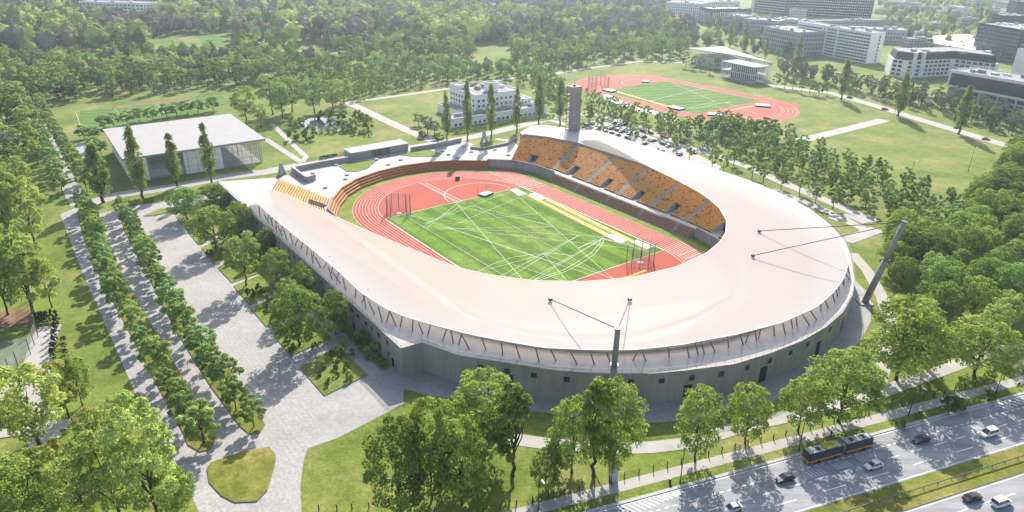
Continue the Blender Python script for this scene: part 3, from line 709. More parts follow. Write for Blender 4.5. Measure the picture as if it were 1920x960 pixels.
def hatch(s0, s1, t0, t1, n, wd=0.45, sl=1.6):
    for i in range(n):
        s = s0 + (s1 - s0) * i / n; k = i / n
        seg(mb, RP(s, t0), RP(s + sl, t0 + (t1 - t0) * (1 - 0.75 * k)), wd, zr)
def rs(px, py): p = G(px, py); return (p - O0).dot(nd)
hatch(rs(1160, 953), rs(1280, 921), tno + .6, tno + 3.4, 13); hatch(rs(1870, 762), rs(1960, 738), tno + .6, tno + 3.4, 10)
for a in ((1515, 890), (1565, 876), (1610, 862), (1800, 800), (1840, 790)):     # lane symbols
    s = rs(*a)
    for j in range(5): seg(mb, RP(s + j * 0.9, tno + 4.7), RP(s + j * 0.9 + .5, tno + 6.6), 0.22, zr + .004)
mb.build('road_markings', M['line'])['kind'] = 'structure'
# pond
pond = [(562, 232), (580, 222), (605, 220), (640, 228), (660, 238), (640, 245), (600, 247), (572, 243)]
sheet('pond', GP(pond), 0.05, M['water'])
# sports court and garden path at the lower left
quadpx([(0, 640), (72, 628), (60, 650), (-20, 735)], 0.04, 'court', surf('court_turf', (0.14, 0.19, 0.11), 0.9, 0.12, 0.3)); quadpx([(0, 584), (55, 580), (64, 610), (0, 616)], 0.03, 'soil_bed', M['rust'])
pathpx([(92, 612), (78, 650), (66, 695), (70, 760), (85, 830)], 6.5, 'path', 'garden_path'); pathpx([(70, 690), (20, 730), (-40, 790)], 4, 'path', 'garden_path'); pathpx([(-20, 815), (40, 808), (130, 795)], 4, 'path', 'garden_path')
KEEP.append([(p.x, p.y) for p in GP([(-20, 575), (120, 570), (128, 690), (60, 760), (-60, 760)])])
# ------------------------------------------------------------------ the stadium
stadium = empty('stadium', U(0, 0), 0, 'horseshoe concrete stadium with pale sweeping roof, orange seats and sunken red track', 'stadium')
SO = stadium.location.copy()
def SP(u, v, z=0.0): return U(u, v, z) - SO
def ell(cu, a, b, t): return (cu + a * math.cos(t), b * math.sin(t))
IR = [(-71.8, 49.2), (-62.3, 54.8), (-50, 58.8), (-24.7, 59), (-4, 59), (16, 59), (36, 59)]
OR = [(-83.5, 66), (-72.3, 73), (-53.3, 78.8), (-26.4, 79), (-5, 79), (16, 79), (36, 79)]
FR = [math.radians(a) for a in range(90, -91, -6)]
IF = [ell(36, 62, 59, t) for t in FR]; OF = [ell(36, 80, 79, t) for t in FR]
IPATH = IR[:-1] + IF + [(u, -v) for u, v in IR[:-1]][::-1]
OPATH = OR[:-1] + OF + [(u, -v) for u, v in OR[:-1]][::-1]
NS = len(IPATH)
def IO(s):
    i = min(int(s), NS - 2); k = s - i
    a = [(IPATH[i][j] * (1 - k) + IPATH[i + 1][j] * k) for j in (0, 1)]; b = [(OPATH[i][j] * (1 - k) + OPATH[i + 1][j] * k) for j in (0, 1)]
    return a, b
NR = 21; ZB, ZD = 0.35, 8.8
def row_pt(s, r, dz=0.0, push=0.0):
    a, b = IO(s); k = r / NR
    return SP(a[0] + (b[0] - a[0]) * (k + push), a[1] + (b[1] - a[1]) * (k + push), ZB + (ZD - ZB) * k + dz)
def block(s0, s1, vom):
    """one block of the upper stand: concrete steps with a bench of seats on each"""
    con, seats = MB(), MB(); m = max(2, int((s1 - s0) * 4) if s0 >= 6 else 5)
    sm = (s0 + s1) / 2; hv = (s1 - s0) * 0.085
    for r in range(NR):
        spans = [(s0, s1)]
        if vom and 1 <= r <= 6: spans = [(s0, sm - hv), (sm + hv, s1)]
        elif r == 0 and vom: spans = [(s0, sm - hv), (sm + hv, s1)]
        for q0, q1 in spans:
            mm = m if len(spans) == 1 else max(2, m // 2)
            for j in range(mm):
                a, b = q0 + (q1 - q0) * j / mm, q0 + (q1 - q0) * (j + 1) / mm
                hz = (ZD - ZB) / NR
                p00, p01 = row_pt(a, r), row_pt(b, r)                   # tread front
                def at(s, rr, dz): 
                    i_, o_ = IO(s); k = rr / NR
                    return SP(i_[0] + (o_[0] - i_[0]) * k, i_[1] + (o_[1] - i_[1]) * k, ZB + (ZD - ZB) * r / NR + dz)
                con.quad(at(a, r, -hz), at(b, r, -hz), at(b, r, 0), at(a, r, 0)); con.quad(at(a, r, 0), at(b, r, 0), at(b, r + 1, 0), at(a, r + 1, 0))
                f0, f1_, f2_, f3 = 0.40, 0.86, 0.96, 1.0
                zs, zb = 0.42, 0.82
                seats.quad(at(a, r + f0, .08), at(b, r + f0, .08), at(b, r + f0, zs), at(a, r + f0, zs))
                seats.quad(at(a, r + f0, zs), at(b, r + f0, zs), at(b, r + f1_, zs), at(a, r + f1_, zs))
                seats.quad(at(a, r + f1_, zs), at(b, r + f1_, zs), at(b, r + f2_, zb), at(a, r + f2_, zb))
                seats.quad(at(a, r + f2_, zb), at(b, r + f2_, zb), at(b, r + f3, .0), at(a, r + f3, .0))
    o = con.build('stand_block', M['tread'], stadium); seats.build('seating', M['seat'], o)
    # end cheeks
    for s in (s0, s1):
        ch = MB(); a, b = IO(s); ch.add([SP(a[0], a[1], 0), SP(b[0], b[1], 0), SP(b[0], b[1], ZD), SP(a[0], a[1], ZB)], [(0, 1, 2, 3)]); ch.build('side_wall', M['concrete'], o)
    if vom:
        v = MB(); A = lambda s, rr, z: SP(*[IO(s)[0][j] + (IO(s)[1][j] - IO(s)[0][j]) * rr / NR for j in (0, 1)], z)
        e = 0.0
        zt = ZB + (ZD - ZB) * 7 / NR
        v.quad(A(sm - hv, 0, .12), A(sm + hv, 0, .12), A(sm + hv, 7, .12), A(sm - hv, 7, .12), 0)
        for s in (sm - hv, sm + hv): v.add([A(s, 0, .1), A(s, 7, .1), A(s, 7, zt + .5), A(s, 1, ZB + .9)], [(0, 1, 2, 3)], 0)
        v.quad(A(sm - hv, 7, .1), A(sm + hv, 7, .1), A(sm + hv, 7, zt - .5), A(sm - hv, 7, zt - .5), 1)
        v.quad(A(sm - hv, 7, zt - .5), A(sm + hv, 7, zt - .5), A(sm + hv, 7, zt + .45), A(sm - hv, 7, zt + .45), 2)
        v.build('vomitory', [M['grey'], M['black'], M['seat']], stadium)
def aisle(s, w):
    st = MB()
    for r in range(NR * 2):
        k0, k1 = r / 2, (r + 1) / 2; z = ZB + (ZD - ZB) * (r + 1) / 2 / NR; zp = ZB + (ZD - ZB) * r / 2 / NR
        def at(sg, rr, zz):
            i_, o_ = IO(s + sg * w); k = rr / NR
            return SP(i_[0] + (o_[0] - i_[0]) * k, i_[1] + (o_[1] - i_[1]) * k, zz)
        st.quad(at(-1, k0, zp), at(1, k0, zp), at(1, k0, z), at(-1, k0, z)); st.quad(at(-1, k0, z), at(1, k0, z), at(1, k1, z), at(-1, k1, z))
    st.build('aisle_stair', M['concrete'], stadium)
nI = len(IR) - 1
cuts = [0, 2, 3, 4, 5, 6] + [nI + k for k in (5, 10, 15, 20, 25)] + [nI + 30, nI + 31, nI + 32, nI + 33, nI + 34, NS - 1]
for i in range(len(cuts) - 1):
    s0, s1 = cuts[i], cuts[i + 1]
    g0 = 0.055 if s0 < nI or s0 >= nI + 30 else 0.14
    block(s0 + (g0 if i else 0), s1 - (0.055 if s1 <= nI or s1 > nI + 30 else 0.14) * (0 if i == len(cuts) - 2 else 1), True)
    if i: aisle(s0, g0)
# top parapet behind the last row
tp = MB()
for i in range(NS - 1):
    b0, b1 = OPATH[i], OPATH[i + 1]; tp.bar(SP(*b0, ZD - .2), SP(*b1, ZD - .2), 0.3, 1.1)
tp.build('parapet', M['concrete'], stadium)
# lower stand: four benches between the walkway and the grass
def lower(us, sgn):
    for (u0, u1) in zip(us, us[1:]):
        a, b = u0 + .9, u1 - .9; mb = MB(); se = MB()
        for k in range(5):
            v1 = 56.0 - k * 0.62 - .3; z = -0.55 - k * 0.60
            mb.box(SP(a, sgn * (v1 - .62), ZF), SP(b, sgn * (v1 - .62), ZF) - SP(a, sgn * (v1 - .62), ZF), SP(0, sgn * .62) - SP(0, 0), (0, 0, z - ZF))
            se.box(SP(a + .1, sgn * (v1 - .5), z), SP(b - .1, sgn * (v1 - .5), z) - SP(a + .1, sgn * (v1 - .5), z), SP(0, sgn * .3) - SP(0, 0), (0, 0, .42))
        o = mb.build('lower_stand', M['concrete'], stadium); se.build('bench', M['wood'], o)
    for u in us[1:-1]:
        st = MB()
        for k in range(8): st.box(SP(u - .85, sgn * (55.7 - k * .45 - .45), ZF), SP(u + .85, 0) - SP(u - .85, 0), SP(0, sgn * .45) - SP(0, 0), (0, 0, 3.2 - k * .42))
        st.build('aisle_stair', M['concrete'], stadium)
lower([-45, -25.8, -5.3, 15.2, 35.1, 44], 1); lower([-45, -25.8, -5.3, 15.2, 35.1, 44], -1)
# retaining wall round the pit (all but the amphitheatre end)
rw = MB()
for i in range(9, len(PIT) + 2):
    a, b = PIT[i % len(PIT)], PIT[(i + 1) % len(PIT)]
    if a in (PIT[12], PIT[23]) : h = 0.02; 
    else: h = 1.0
    rw.bar(SP(*a, ZF - .1), SP(*b, ZF - .1), 0.45, -ZF + .1 + h)
rw.build('retaining_wall', M['wallcon'], stadium)
# timber amphitheatre steps at the open end
amp = PIT[1:10]
for i in range(len(amp) - 1):
    mb = MB(); cb = MB()
    for k in range(4):
        q0, q1 = [], []
        for (u, v) in (amp[i], amp[i + 1]):
            f = 1 - k * 0.0115; q0.append((u * f, v * f)); q1.append((u * (f - .0115), v * (f - .0115)))
        z = 0.25 - k * 0.95
        lo = [SP(*q1[0], ZF), SP(*q1[1], ZF), SP(*q0[1], ZF), SP(*q0[0], ZF)]
        up = [Vector((p.x, p.y, z)) for p in lo]
        cb.add(lo + up, [(0, 1, 5, 4), (2, 3, 7, 6), (1, 2, 6, 5), (3, 0, 4, 7), (4, 5, 6, 7)])
        c = sum(up, Vector()) / 4
        up2 = [p + (c - p) * .02 + Vector((0, 0, .01)) for p in up]; u3 = [p + Vector((0, 0, .18)) for p in up2]
        mb.add(up2 + u3, [(4, 5, 6, 7), (0, 1, 5, 4), (1, 2, 6, 5), (2, 3, 7, 6), (3, 0, 4, 7)])
        fr = [lo[0].lerp(lo[1], .01), lo[0].lerp(lo[1], .99)]
        a0, b0 = up[0].lerp(up[3], -.03), up[1].lerp(up[2], -.03)
        mb.quad(a0 + Vector((0, 0, -.85)), b0 + Vector((0, 0, -.85)), b0 + Vector((0, 0, .18)), a0 + Vector((0, 0, .18)))
    o = cb.build('amphitheatre_step', M['concrete'], stadium); mb.build('timber_bench', M['wood'], o)
# walkway between the pit and the stands, and the paved terrace at the open end
wk = [U(*p) for p in [(-126, 48), (-128, 32), (-123, 11), (-124, -20), (-119, -45), (-115, -55), (-104, -62), (-86, -66), (-83.5, -66), (-72, -72), (-53, -77), (36, -77)] + [ell(36, 78, 77, t) for t in FR[::-1]] + [(36, 77), (-53, 77), (-72, 72), (-84, 67), (-106, 75), (-113, 70), (-104, 52), (-112, 52)]]
holed('terrace', wk, [PITW], 0.075, M['plaza'])
# concourse deck and outer wall
DK = [(-88, -67), (-96.5, -88.5), (-64, -88.5), (-29, -88.5), (22, -88.5), (48, -88.5), (67.5, -88.5), (68.2, -82.6), (79, -78.2), (91, -68.5), (98.5, -62.6), (104.6, -56), (113.4, -44.2), (117.5, -36), (122.6, -24.1), (124.8, -12), (126, 0), (125.6, 12), (123.6, 24), (119.5, 36), (114.4, 46), (103.5, 63), (95.5, 73), (84, 83), (70, 90), (48, 96), (10, 98), (-30, 98.5), (-76, 98.8), (-96, 89), (-97.5, 82), (-89, 68), (-84.5, 66.5)]
def deck_tris():
    inner = [p for p in OPATH][::-1]
    # match the two outlines by walking both from the left end to the right end
    n = 220
    do = resample([Vector((*p, 0)) for p in DK], n)
    di = resample([Vector((*p, 0)) for p in OPATH[::-1]], n)
    return do, di
mb = MB(); pl = [Vector((*p, 0)) for p in DK] + [Vector((*p, 0)) for p in OPATH]
tri = tessellate_polygon([pl])
fs = []
for t in tri:
    a, b, c = (pl[i] for i in t); fs.append(t if (b.x - a.x) * (c.y - a.y) - (b.y - a.y) * (c.x - a.x) > 0 else t[::-1])
mb.add([SP(p.x, p.y, ZD) for p in pl], fs)
mb.build('concourse_deck', M['deck'], stadium)
mb = MB()
for a, b in zip(DK, DK[1:]):
    mb.quad(SP(*a, -.3), SP(*b, -.3), SP(*b, ZD - .01), SP(*a, ZD - .01))
wallo = mb.build('outer_wall', M['wallcon'], stadium)
mb = MB()
for a, b in zip(DK[1:], DK[2:28]): mb.bar(SP(*a, ZD - .3), SP(*b, ZD - .3), 0.24, 0.34)
mb.build('deck_edge', M['wallcon'], stadium)
mb = MB(); gl = MB(); NRAIL = 0
for a, b in zip(DK[1:], DK[2:29]):
    A, B = SP(*a, ZD), SP(*b, ZD); d = B - A; n = max(1, int(d.length / 2.2)); ins = Vector((-d.y, d.x, 0)).normalized() * .0
    mb.bar(A + Vector((0, 0, 1.2)), B + Vector((0, 0, 1.2)), .07, .06); mb.bar(A + Vector((0, 0, .7)), B + Vector((0, 0, .7)), .05, .05)
    for k in range(n): p = A + d * k / n; mb.cbox(p, .05, .05, 1.2, math.atan2(d.y, d.x))
    gl.quad(A + Vector((0, 0, .2)), B + Vector((0, 0, .2)), B + Vector((0, 0, 1.18)), A + Vector((0, 0, 1.18)))
r_ = mb.build('railing', M['railsteel'], stadium); gl.build('railing_panel', M['railglass'], r_)
# windows and gates in the outer wall
def along(seg_i, k):
    a, b = Vector(DK[seg_i]), Vector(DK[seg_i + 1]); p = a.lerp(b, k); d = (b - a).normalized(); return p, d
def opening(u, v, du, dv, z0, wd, hg, kind='window'):
    """a framed opening set proud of the wall face at (u, v); (du, dv) runs along the wall"""
    p = SP(u, v, z0); ex = (SP(du, dv) - SP(0, 0)).normalized(); ey = Vector((ex.y, -ex.x, 0))
    f = MB(); t = .18
    f.box(p - ex * (wd / 2 + t) - ey * .1, ex * (wd + 2 * t), ey * .22, (0, 0, t)); f.box(p - ex * (wd / 2 + t) - ey * .1 + Vector((0, 0, hg - t)), ex * (wd + 2 * t), ey * .22, (0, 0, t))
    for s in (-1, 1): f.box(p + ex * s * (wd / 2 + t / 2) - ex * t / 2 - ey * .1 + Vector((0, 0, t)), ex * t, ey * .22, (0, 0, hg - 2 * t))
    o = f.build(kind, M['wallcon'] if kind == 'window' else M['kerb'], stadium)
    g_ = MB(); g_.box(p - ex * wd / 2 - ey * .05 + Vector((0, 0, t)), ex * wd, ey * .10, (0, 0, hg - 2 * t))
    if kind == 'gate':
        for k in range(1, 5): g_.box(p - ex * wd / 2 + ex * wd * k / 5 - ex * .04 + ey * .05 + Vector((0, 0, t)), ex * .08, ey * .05, (0, 0, hg - 2 * t))
    g_.build('pane' if kind == 'window' else 'door_leaf', M['black'], o)
def wall_at(px, py, z):
    """nearest point of the deck outline to a survey sight at height z"""
    u, v = W2L(G(px, py, z)); best = None
    for a, b in zip(DK, DK[1:]):
        a, b = Vector(a), Vector(b); d = b - a; t = max(0, min(1, (Vector((u, v)) - a).dot(d) / d.length_squared)); q = a + d * t
        if best is None or (q - Vector((u, v))).length < best[0]: best = ((q - Vector((u, v))).length, q, d.normalized())
    return best[1], best[2]
for x, y in ((904, 684), (953, 693), (1003, 701), (1063, 708), (1122, 709), (1181, 710), (1235, 708), (1290, 702), (1344, 694), (1390, 684), (1432, 672), (1473, 658), (1508, 645), (1556, 620)):
    q, d = wall_at(x, y, 6.0); opening(q.x, q.y, d.x, d.y, 5.4, 1.5, 1.9)
for x, y, wd, hg in ((952, 716, 4.4, 2.4), (1284, 728, 2.4, 4.6), (1427, 700, 2.6, 5.2), (1528, 652, 2.4, 5.2), (1580, 612, 2.2, 5.0)):
    q, d = wall_at(x, y, hg / 2); opening(q.x, q.y, d.x, d.y, .1 if hg > 3 else 3.2, wd, hg, 'gate')
wr = random.Random(3); u = -88
while u < 64:
    if u > 15 or wr.random() < .8:
        w_ = wr.choice([1.0, 1.2, 1.6, 2.6])
        opening(u, -88.5, 1, 0, 5.7, w_, 1.7)
        if wr.random() < .75 and u < 60: opening(u + wr.uniform(-.3, .3), -88.5, 1, 0, 2.4, wr.choice([1.0, 1.3, 1.3]), wr.choice([1.6, 2.4]))
    u += wr.choice([3.4, 4.2, 5.2, 6.5])
opening(62.5, -88.5, 1, 0, .1, 1.6, 3.4, 'gate'); opening(38, -88.5, 1, 0, .1, 2.4, 4.2, 'gate')
# ------------------------------------------------------------------ roof
ZR = 12.5
ro_out = [(-62.3, -84.4), (-50.8, -86.2), (-33, -86.4), (-14.4, -86.2), (0.6, -85.8), (23.6, -85.6), (38.9, -86.2), (51.7, -85), (60.1, -82.4), (69.8, -77.6), (77.2, -73.6), (84, -69), (93.2, -62.3), (100.8, -53.4), (107.6, -43.6), (112.6, -32.5), (117.3, -17.3), (120.6, -2), (121, 13.4), (118.8, 25.5), (115.3, 37), (110.4, 48), (102, 60.5), (95.5, 67.4), (84.8, 76.3), (73.5, 82.8), (62.4, 87.4), (47, 91.2), (32.9, 92.7), (20.5, 93), (0, 94.2), (-17.1, 94.6), (-36.4, 95.6), (-52.3, 96.5), (-58.5, 95.6), (-62.2, 91.8), (-61.6, 87.5)]
ro_in = [(-62.3, -84.4), (-64.4, -80.8), (-61.6, -76.6), (-51.8, -73.6), (-34.9, -71.0), (-15.8, -67.4), (3.1, -63.8), (19.1, -60.4), (36.1, -56.6), (43.5, -54.2), (50.6, -50.8), (62.8, -41.6), (72, -29.4), (78.2, -16), (80.9, 1), (79.4, 17), (75.9, 28.1), (72, 36), (64.6, 45.9), (55, 54), (47.2, 58.3), (38.6, 62), (23.3, 66.3), (-0.8, 71.6), (-17.9, 77), (-35.2, 81.4), (-49.4, 84.2), (-58.5, 85.8), (-61.6, 87.5)]
# outlines are walked together from tip to tip; the membrane sags slightly between them
NW = 150
po = resample([Vector((*p, 0)) for p in ro_out], NW); pi_ = resample([Vector((*p, 0)) for p in ro_in], NW)
mb = MB(); NX = 6; TK = 0.55
def rz(i, k):
    wd = (po[i] - pi_[i]).length
    return ZR + 0.0 - 0.9 * min(1, wd / 35) * (4 * k * (1 - k)) * 0.8 + 0.35 * (1 - k) * min(1, wd / 30)
grid = [[SP(*(pi_[i].lerp(po[i], k / NX)).to_2d(), rz(i, k / NX)) for k in range(NX + 1)] for i in range(NW)]
vs = [q for r in grid for q in r]; n1 = len(vs)
fs = []
for i in range(NW - 1):
    for k in range(NX):
        a = i * (NX + 1) + k; fs.append((a, a + 1, a + NX + 2, a + NX + 1))
mb.add(vs, fs)
roof = mb.build('roof_membrane', M['roof'], stadium, smooth=True)
mb = MB()
for path, k in ((po, NX), (pi_, 0)):
    for i in range(NW - 1):
        a, b = grid[i][k], grid[i + 1][k]
        if (a - b).length < .05: continue
        mb.bar(a + Vector((0, 0, -.16)), b + Vector((0, 0, -.16)), .2, .22)
mb.build('roof_edge', M['white'], roof)
# leaning posts between deck and roof
def outline_at(path, t): i = min(len(path) - 2, int(t * (len(path) - 1))); return path[i].lerp(path[i + 1], t * (len(path) - 1) - i)
prn = random.Random(12); npst = 0
t = 0.035
while t < 0.985 and npst < 98:
    e = outline_at(po, t); i_ = outline_at(pi_, t); n = (i_ - e).normalized(); tan = Vector((-n.y, n.x, 0))
    for sg in ((-1, 1) if prn.random() < .22 else (prn.choice((-1, 1)),)):
        ft = e + n * prn.uniform(-1.5, .5) + tan * sg * prn.uniform(.3, .9); hd = e + n * prn.uniform(.3, 1.3) + tan * sg * prn.uniform(.6, 2.6)
        p = MB(); p.tube(SP(ft.x, ft.y, ZD), SP(hd.x, hd.y, ZR - .15), .19, .19, 6); p.build('roof_post', M['steel'], stadium); npst += 1
    t = t + 0.0098 if t < .66 else max(.90, t + .012)
# ------------------------------------------------------------------ leaning masts that hold the roof by cables
def mast(base, top, anchors, r, label):
    o = empty('roof_mast', base, 0, label, 'mast', 'leaning masts holding the stadium roof')
    b = Vector((0, 0, 0)); t_ = Vector(top) - Vector(base); mid = t_ * .55
    m_ = MB(); m_.tube(b, mid, r, r * .92, 16); m_.tube(mid, t_, r * .80, r * .66, 16); m_.build('shaft', M['mast'], o, True)
    m_ = MB(); m_.tube(mid - t_ * .006, mid + t_ * .006, r * 1.12, r * 1.12, 16); m_.tube(t_ * .985, t_ * 1.003, r * .8, r * .8, 16); m_.build('collar', M['steel'], o)
    m_ = MB(); m_.cbox((0, 0, -.1), r * 4, r * 4, .5); m_.build('footing', M['concrete'], o)
    for a in anchors:
        a = Vector(a) - Vector(base)
        m_ = MB(); m_.tube(t_ * .99, a, .13, .13, 6); m_.build('cable', M['darkmetal'], o)
        m_ = MB(); m_.cbox(a - Vector((0, 0, .4)), .9, .9, .8, PH); m_.build('anchor', M['darkmetal'], o)
bR = G(1621, 568); # top of the right mast is up and away from the roof
bu, bv = W2L(bR)
def solve_top(base, px, py, lean_dir):
    best = None
    for k in range(10, 600):
        for_l = k * .1; p0 = base + lean_dir * for_l
        # height that puts the head on the sight line
        for h in [q * .5 for q in range(10, 120)]:
            x, y = PX((p0.x, p0.y, base.z + h)); e = (x - px) ** 2 + (y - py) ** 2
            if best is None or e < best[0]: best = (e, Vector((p0.x, p0.y, base.z + h)))
    return best[1]
out = (U(1, .55) - U(0, 0)).normalized()
tR = solve_top(bR, 1696, 416, out)
anch = [G(1424, 433, ZR + .3), G(1412, 479, ZR + .3)]
mast(bR, tR, anch, 1.05, 'tall leaning grey steel mast with cables standing on grass outside the stadium curve')
bF = G(1147, 760, 0.0); qF, dF = wall_at(1147, 700, ZD); bF = U(qF.x, qF.y, 0) + (U(qF.x, qF.y) - U(36, 0)).normalized() * 1.6
tF = solve_top(bF, 1156, 614, (U(1, -.45) - U(0, 0)).normalized() * -.0 + (U(.88, -.47) - U(0, 0)).normalized())
mast(bF, tF, [G(1032, 561, ZR + .3), G(1181, 561, ZR + .3)], .95, 'grey steel mast rising against the concrete wall at the stadium front')
# ------------------------------------------------------------------ stair tower
def tower():
    b = U(-77.7, 95.5, ZD - 8.8); o = empty('stair_tower', b, PH, 'tall square concrete stair tower with open landings beside the stadium deck', 'tower')
    H = 29.5; a = 5.6
    m_ = MB(); m_.box((-.2, -a / 2, 0), (a / 2 + .2, 0, 0), (0, a, 0), (0, 0, H)); 
    for k in range(7): m_.box((a / 2, -a / 2 + .25 + k * .82, 9), (.22, 0, 0), (0, .35, 0), (0, 0, H - 9)); m_.box((.1 + k * .4, -a / 2 - .2, 9), (.16, 0, 0), (0, .22, 0), (0, 0, H - 9))
    m_.build('shaft', M['brick'], o)
    m_ = MB()
    for z in [9 + 2.35 * k for k in range(9)]: m_.box((-a / 2, -a / 2, z), (a / 2 - .25, 0, 0), (0, a, 0), (0, 0, .28))
    m_.box((-a / 2, -.15, 0), (.3, 0, 0), (0, .3, 0), (0, 0, H)); m_.box((-a / 2 + .002, a / 2 - .3, 0), (.3, 0, 0), (0, .3, 0), (0, 0, H)); m_.box((-a / 2 + .002, -a / 2, 0), (.3, 0, 0), (0, .3, 0), (0, 0, H))
    m_.box((-a / 2 + .3, -a / 2 + .3, 0), (a / 2 - .6, 0, 0), (0, a - .6, 0), (0, 0, 9)); m_.build('landing', M['concrete'], o)
    m_ = MB()
    for k in range(8):
        z = 9.3 + 2.35 * k; d_ = 1 if k % 2 else -1
        m_.box((-a / 2 + .4, -d_ * a * .4, z), (1.2, 0, 0), (0, d_ * a * .8, 2.3), (0, 0, .22))
    m_.build('stair_flight', M['kerb'], o)
    m_ = MB(); m_.box((-a / 2 - .25, -a / 2 - .25, H), (a + .5, 0, 0), (0, a + .5, 0), (0, 0, 3.2)); m_.build('crown_block', M['brick'], o)
    m_ = MB(); m_.tube((0, 0, H + 3.2), (0, 0, H + 6.6), .22, .1, 6); m_.cbox((0, 0, H + 3.2), 1.2, 1.2, .9); m_.build('antenna', M['steel'], o)
tower()
# ------------------------------------------------------------------ buildings
brn = random.Random(21)
BM = {}
BCOL = dict(white=(.78, .77, .75), offwhite=(.55, .53, .49), grey=(.36, .36, .37), black=(.035, .038, .045), glass=(.045, .055, .07))
PCOL = dict(glass=(.045, .055, .070), glassblue=(.07, .10, .14), white=(.62, .62, .60), black=(.03, .03, .035))
def rows(parent, o, ex, n, L_, z0, nf, fh, wh, ww, gap, m='glass', name='window_band', out=0.05, m0=1.0, wall='white'):
    """one part per storey: a strip of panes let into the facade that starts at o and runs along ex"""
    ex = Vector(ex).normalized(); n = Vector(n).normalized(); key = (wall, m, ww, gap)
    if key not in BM: BM[key] = band_mat('window_strip', BCOL[wall], PCOL[m], ww, gap)
    for k in range(nf):
        mb = MB(); mb.box(Vector(o) + ex * m0 + Vector((0, 0, z0 + k * fh)) - n * .3, ex * (L_ - 2 * m0), n * (.3 + out), (0, 0, wh)); mb.build(name, BM[key], parent)
def clutter(parent, x0, x1, y0, y1, z, n, m='roofgrey'):
    for _ in range(n):
        a, b, c = brn.uniform(1.5, 5), brn.uniform(1.5, 4), brn.uniform(.8, 2.4)
        mb = MB(); mb.cbox((brn.uniform(x0 + a, max(x0 + a, x1 - a)), brn.uniform(y0 + b, max(y0 + b, y1 - b)), z), a, b, c, brn.choice((0, .0, .1)))
        mb.build('roof_unit', M[brn.choice(['white', 'roofgrey', 'grey'])], parent)
def flat_roof(parent, L_, D, H, m='roofgrey', par=0.7, pm='white', name='roof'):
    mb = MB(); mb.box((0.3, .3, H - .2), (L_ - .6, 0, 0), (0, D - .6, 0), (0, 0, .3)); r = mb.build(name, M[m], parent)
    mb = MB()
    for o, ex, ey in (((-.05, -.05, H - .3), (L_ + .1, 0, 0), (0, .35, 0)), ((-.05, D - .3, H - .3), (L_ + .1, 0, 0), (0, .35, 0)), ((-.05, .3, H - .3), (.35, 0, 0), (0, D - .6, 0)), ((L_ - .3, .3, H - .3), (.35, 0, 0), (0, D - .6, 0))):
        mb.box(o, ex, ey, (0, 0, par + .3))
    mb.build('parapet', M[pm], r)
def office(name, fl, fr, H, D, wm, label, nf, fh=None, ww=2.2, gap=1.0, wh=1.6, z0=1.2, wmat='glass', right=True, left=True, nclut=5, cat='building', pm=None, zb=0.0):
    """a flat roofed block given two front roof corners"""
    a, b = Vector(fl), Vector(fr); a.z = b.z = zb; d = b - a; L_ = d.length; an = math.atan2(d.y, d.x)
    o = empty(name, a, an, label, cat)
    mb = MB(); mb.box((0, 0, -.2), (L_, 0, 0), (0, D, 0), (0, 0, H)); mb.build('wall', M[wm], o)
    fh = fh or (H - 1.2) / nf
    rows(o, (0, 0, 0), (1, 0, 0), (0, -1, 0), L_, z0, nf, fh, wh, ww, gap, wmat, wall=wm)
    if right: rows(o, (L_, 0, 0), (0, 1, 0), (1, 0, 0), D, z0, nf, fh, wh, ww, gap, wmat, wall=wm)
    if left: rows(o, (0, D, 0), (0, -1, 0), (-1, 0, 0), D, z0, nf, fh, wh, ww, gap, wmat, wall=wm)
    flat_roof(o, L_, D, H, pm=pm or wm); clutter(o, 2, L_ - 2, 2, D - 2, H, nclut)
    return o, L_
# white nine storey slab
o, L1 = office('slab_block', G(1498, 42, 27), G(1635, 63, 27), 27, 17, 'white', 'long white nine storey slab block with rows of ribbon windows', 9, 2.86, 3.6, .45, 1.35, 1.3, nclut=9, right=False, left=False)
for x in (L1 * .27, L1 * .40, L1 * .56): mb = MB(); mb.box((x, -.25, 0), (2.6, 0, 0), (0, .3, 0), (0, 0, 27)); mb.build('pilaster', M['white'], o)
mb = MB(); mb.box((0, -1.4, 0), (L1 * .38, 0, 0), (0, 1.39, 0), (0, 0, 28.4)); mb.build('front_bay', M['white'], o); rows(o, (0, -1.4, 0), (1, 0, 0), (0, -1, 0), L1 * .38, 1.3, 9, 2.86, 1.35, 3.6, .45)
for k in range(8): mb = MB(); mb.box((L1 - .1, 10.2, 1.5 + 3 * k), (.2, 0, 0), (0, 1.7, 0), (0, 0, 1.9)); mb.build('window', M['black'], o)
# dark high rise behind
for (a, b, lb) in ((G(1487, 28), G(1632, 36), 'broad dark high rise office block with a grid of pale window strips'), (G(1413, 22), G(1474, 29), 'dark high rise office wing left of the broad tower')):
    d = b - a; H = 62
    o, L_ = office('office_tower', a, b, H, 18, 'black', lb, 16, 3.7, 1.5, 1.5, 1.3, 2.0, wmat='white', nclut=2)
    mb = MB(); mb.box((-6, -.3, -.2), (6, 0, 0), (0, 18.5, 0), (0, 0, H + 1)); mb.build('end_wall', M['offwhite'], o)
office('office_block', G(1250, 4, 22), G(1315, 8, 22), 22, 40, 'white', 'white office block with small square windows at the edge of the woods', 6, ww=1.4, gap=1.6)
office('office_block', G(1318, 4, 22), G(1388, 3, 22), 22, 30, 'white', 'cream office block behind the striped dark one', 6, ww=1.4, gap=1.6)
office('office_block', G(1334, 18, 20), G(1410, 17, 20), 20, 32, 'black', 'office block with tall white and black vertical stripes', 1, wmat='white', ww=1.1, gap=1.5, wh=15, z0=2)
office('office_block', G(1357, 28, 18), G(1395, 32, 18), 18, 28, 'grey', 'low grey office with pale flat roof left of its twin', 4, ww=1.6, gap=1.0)
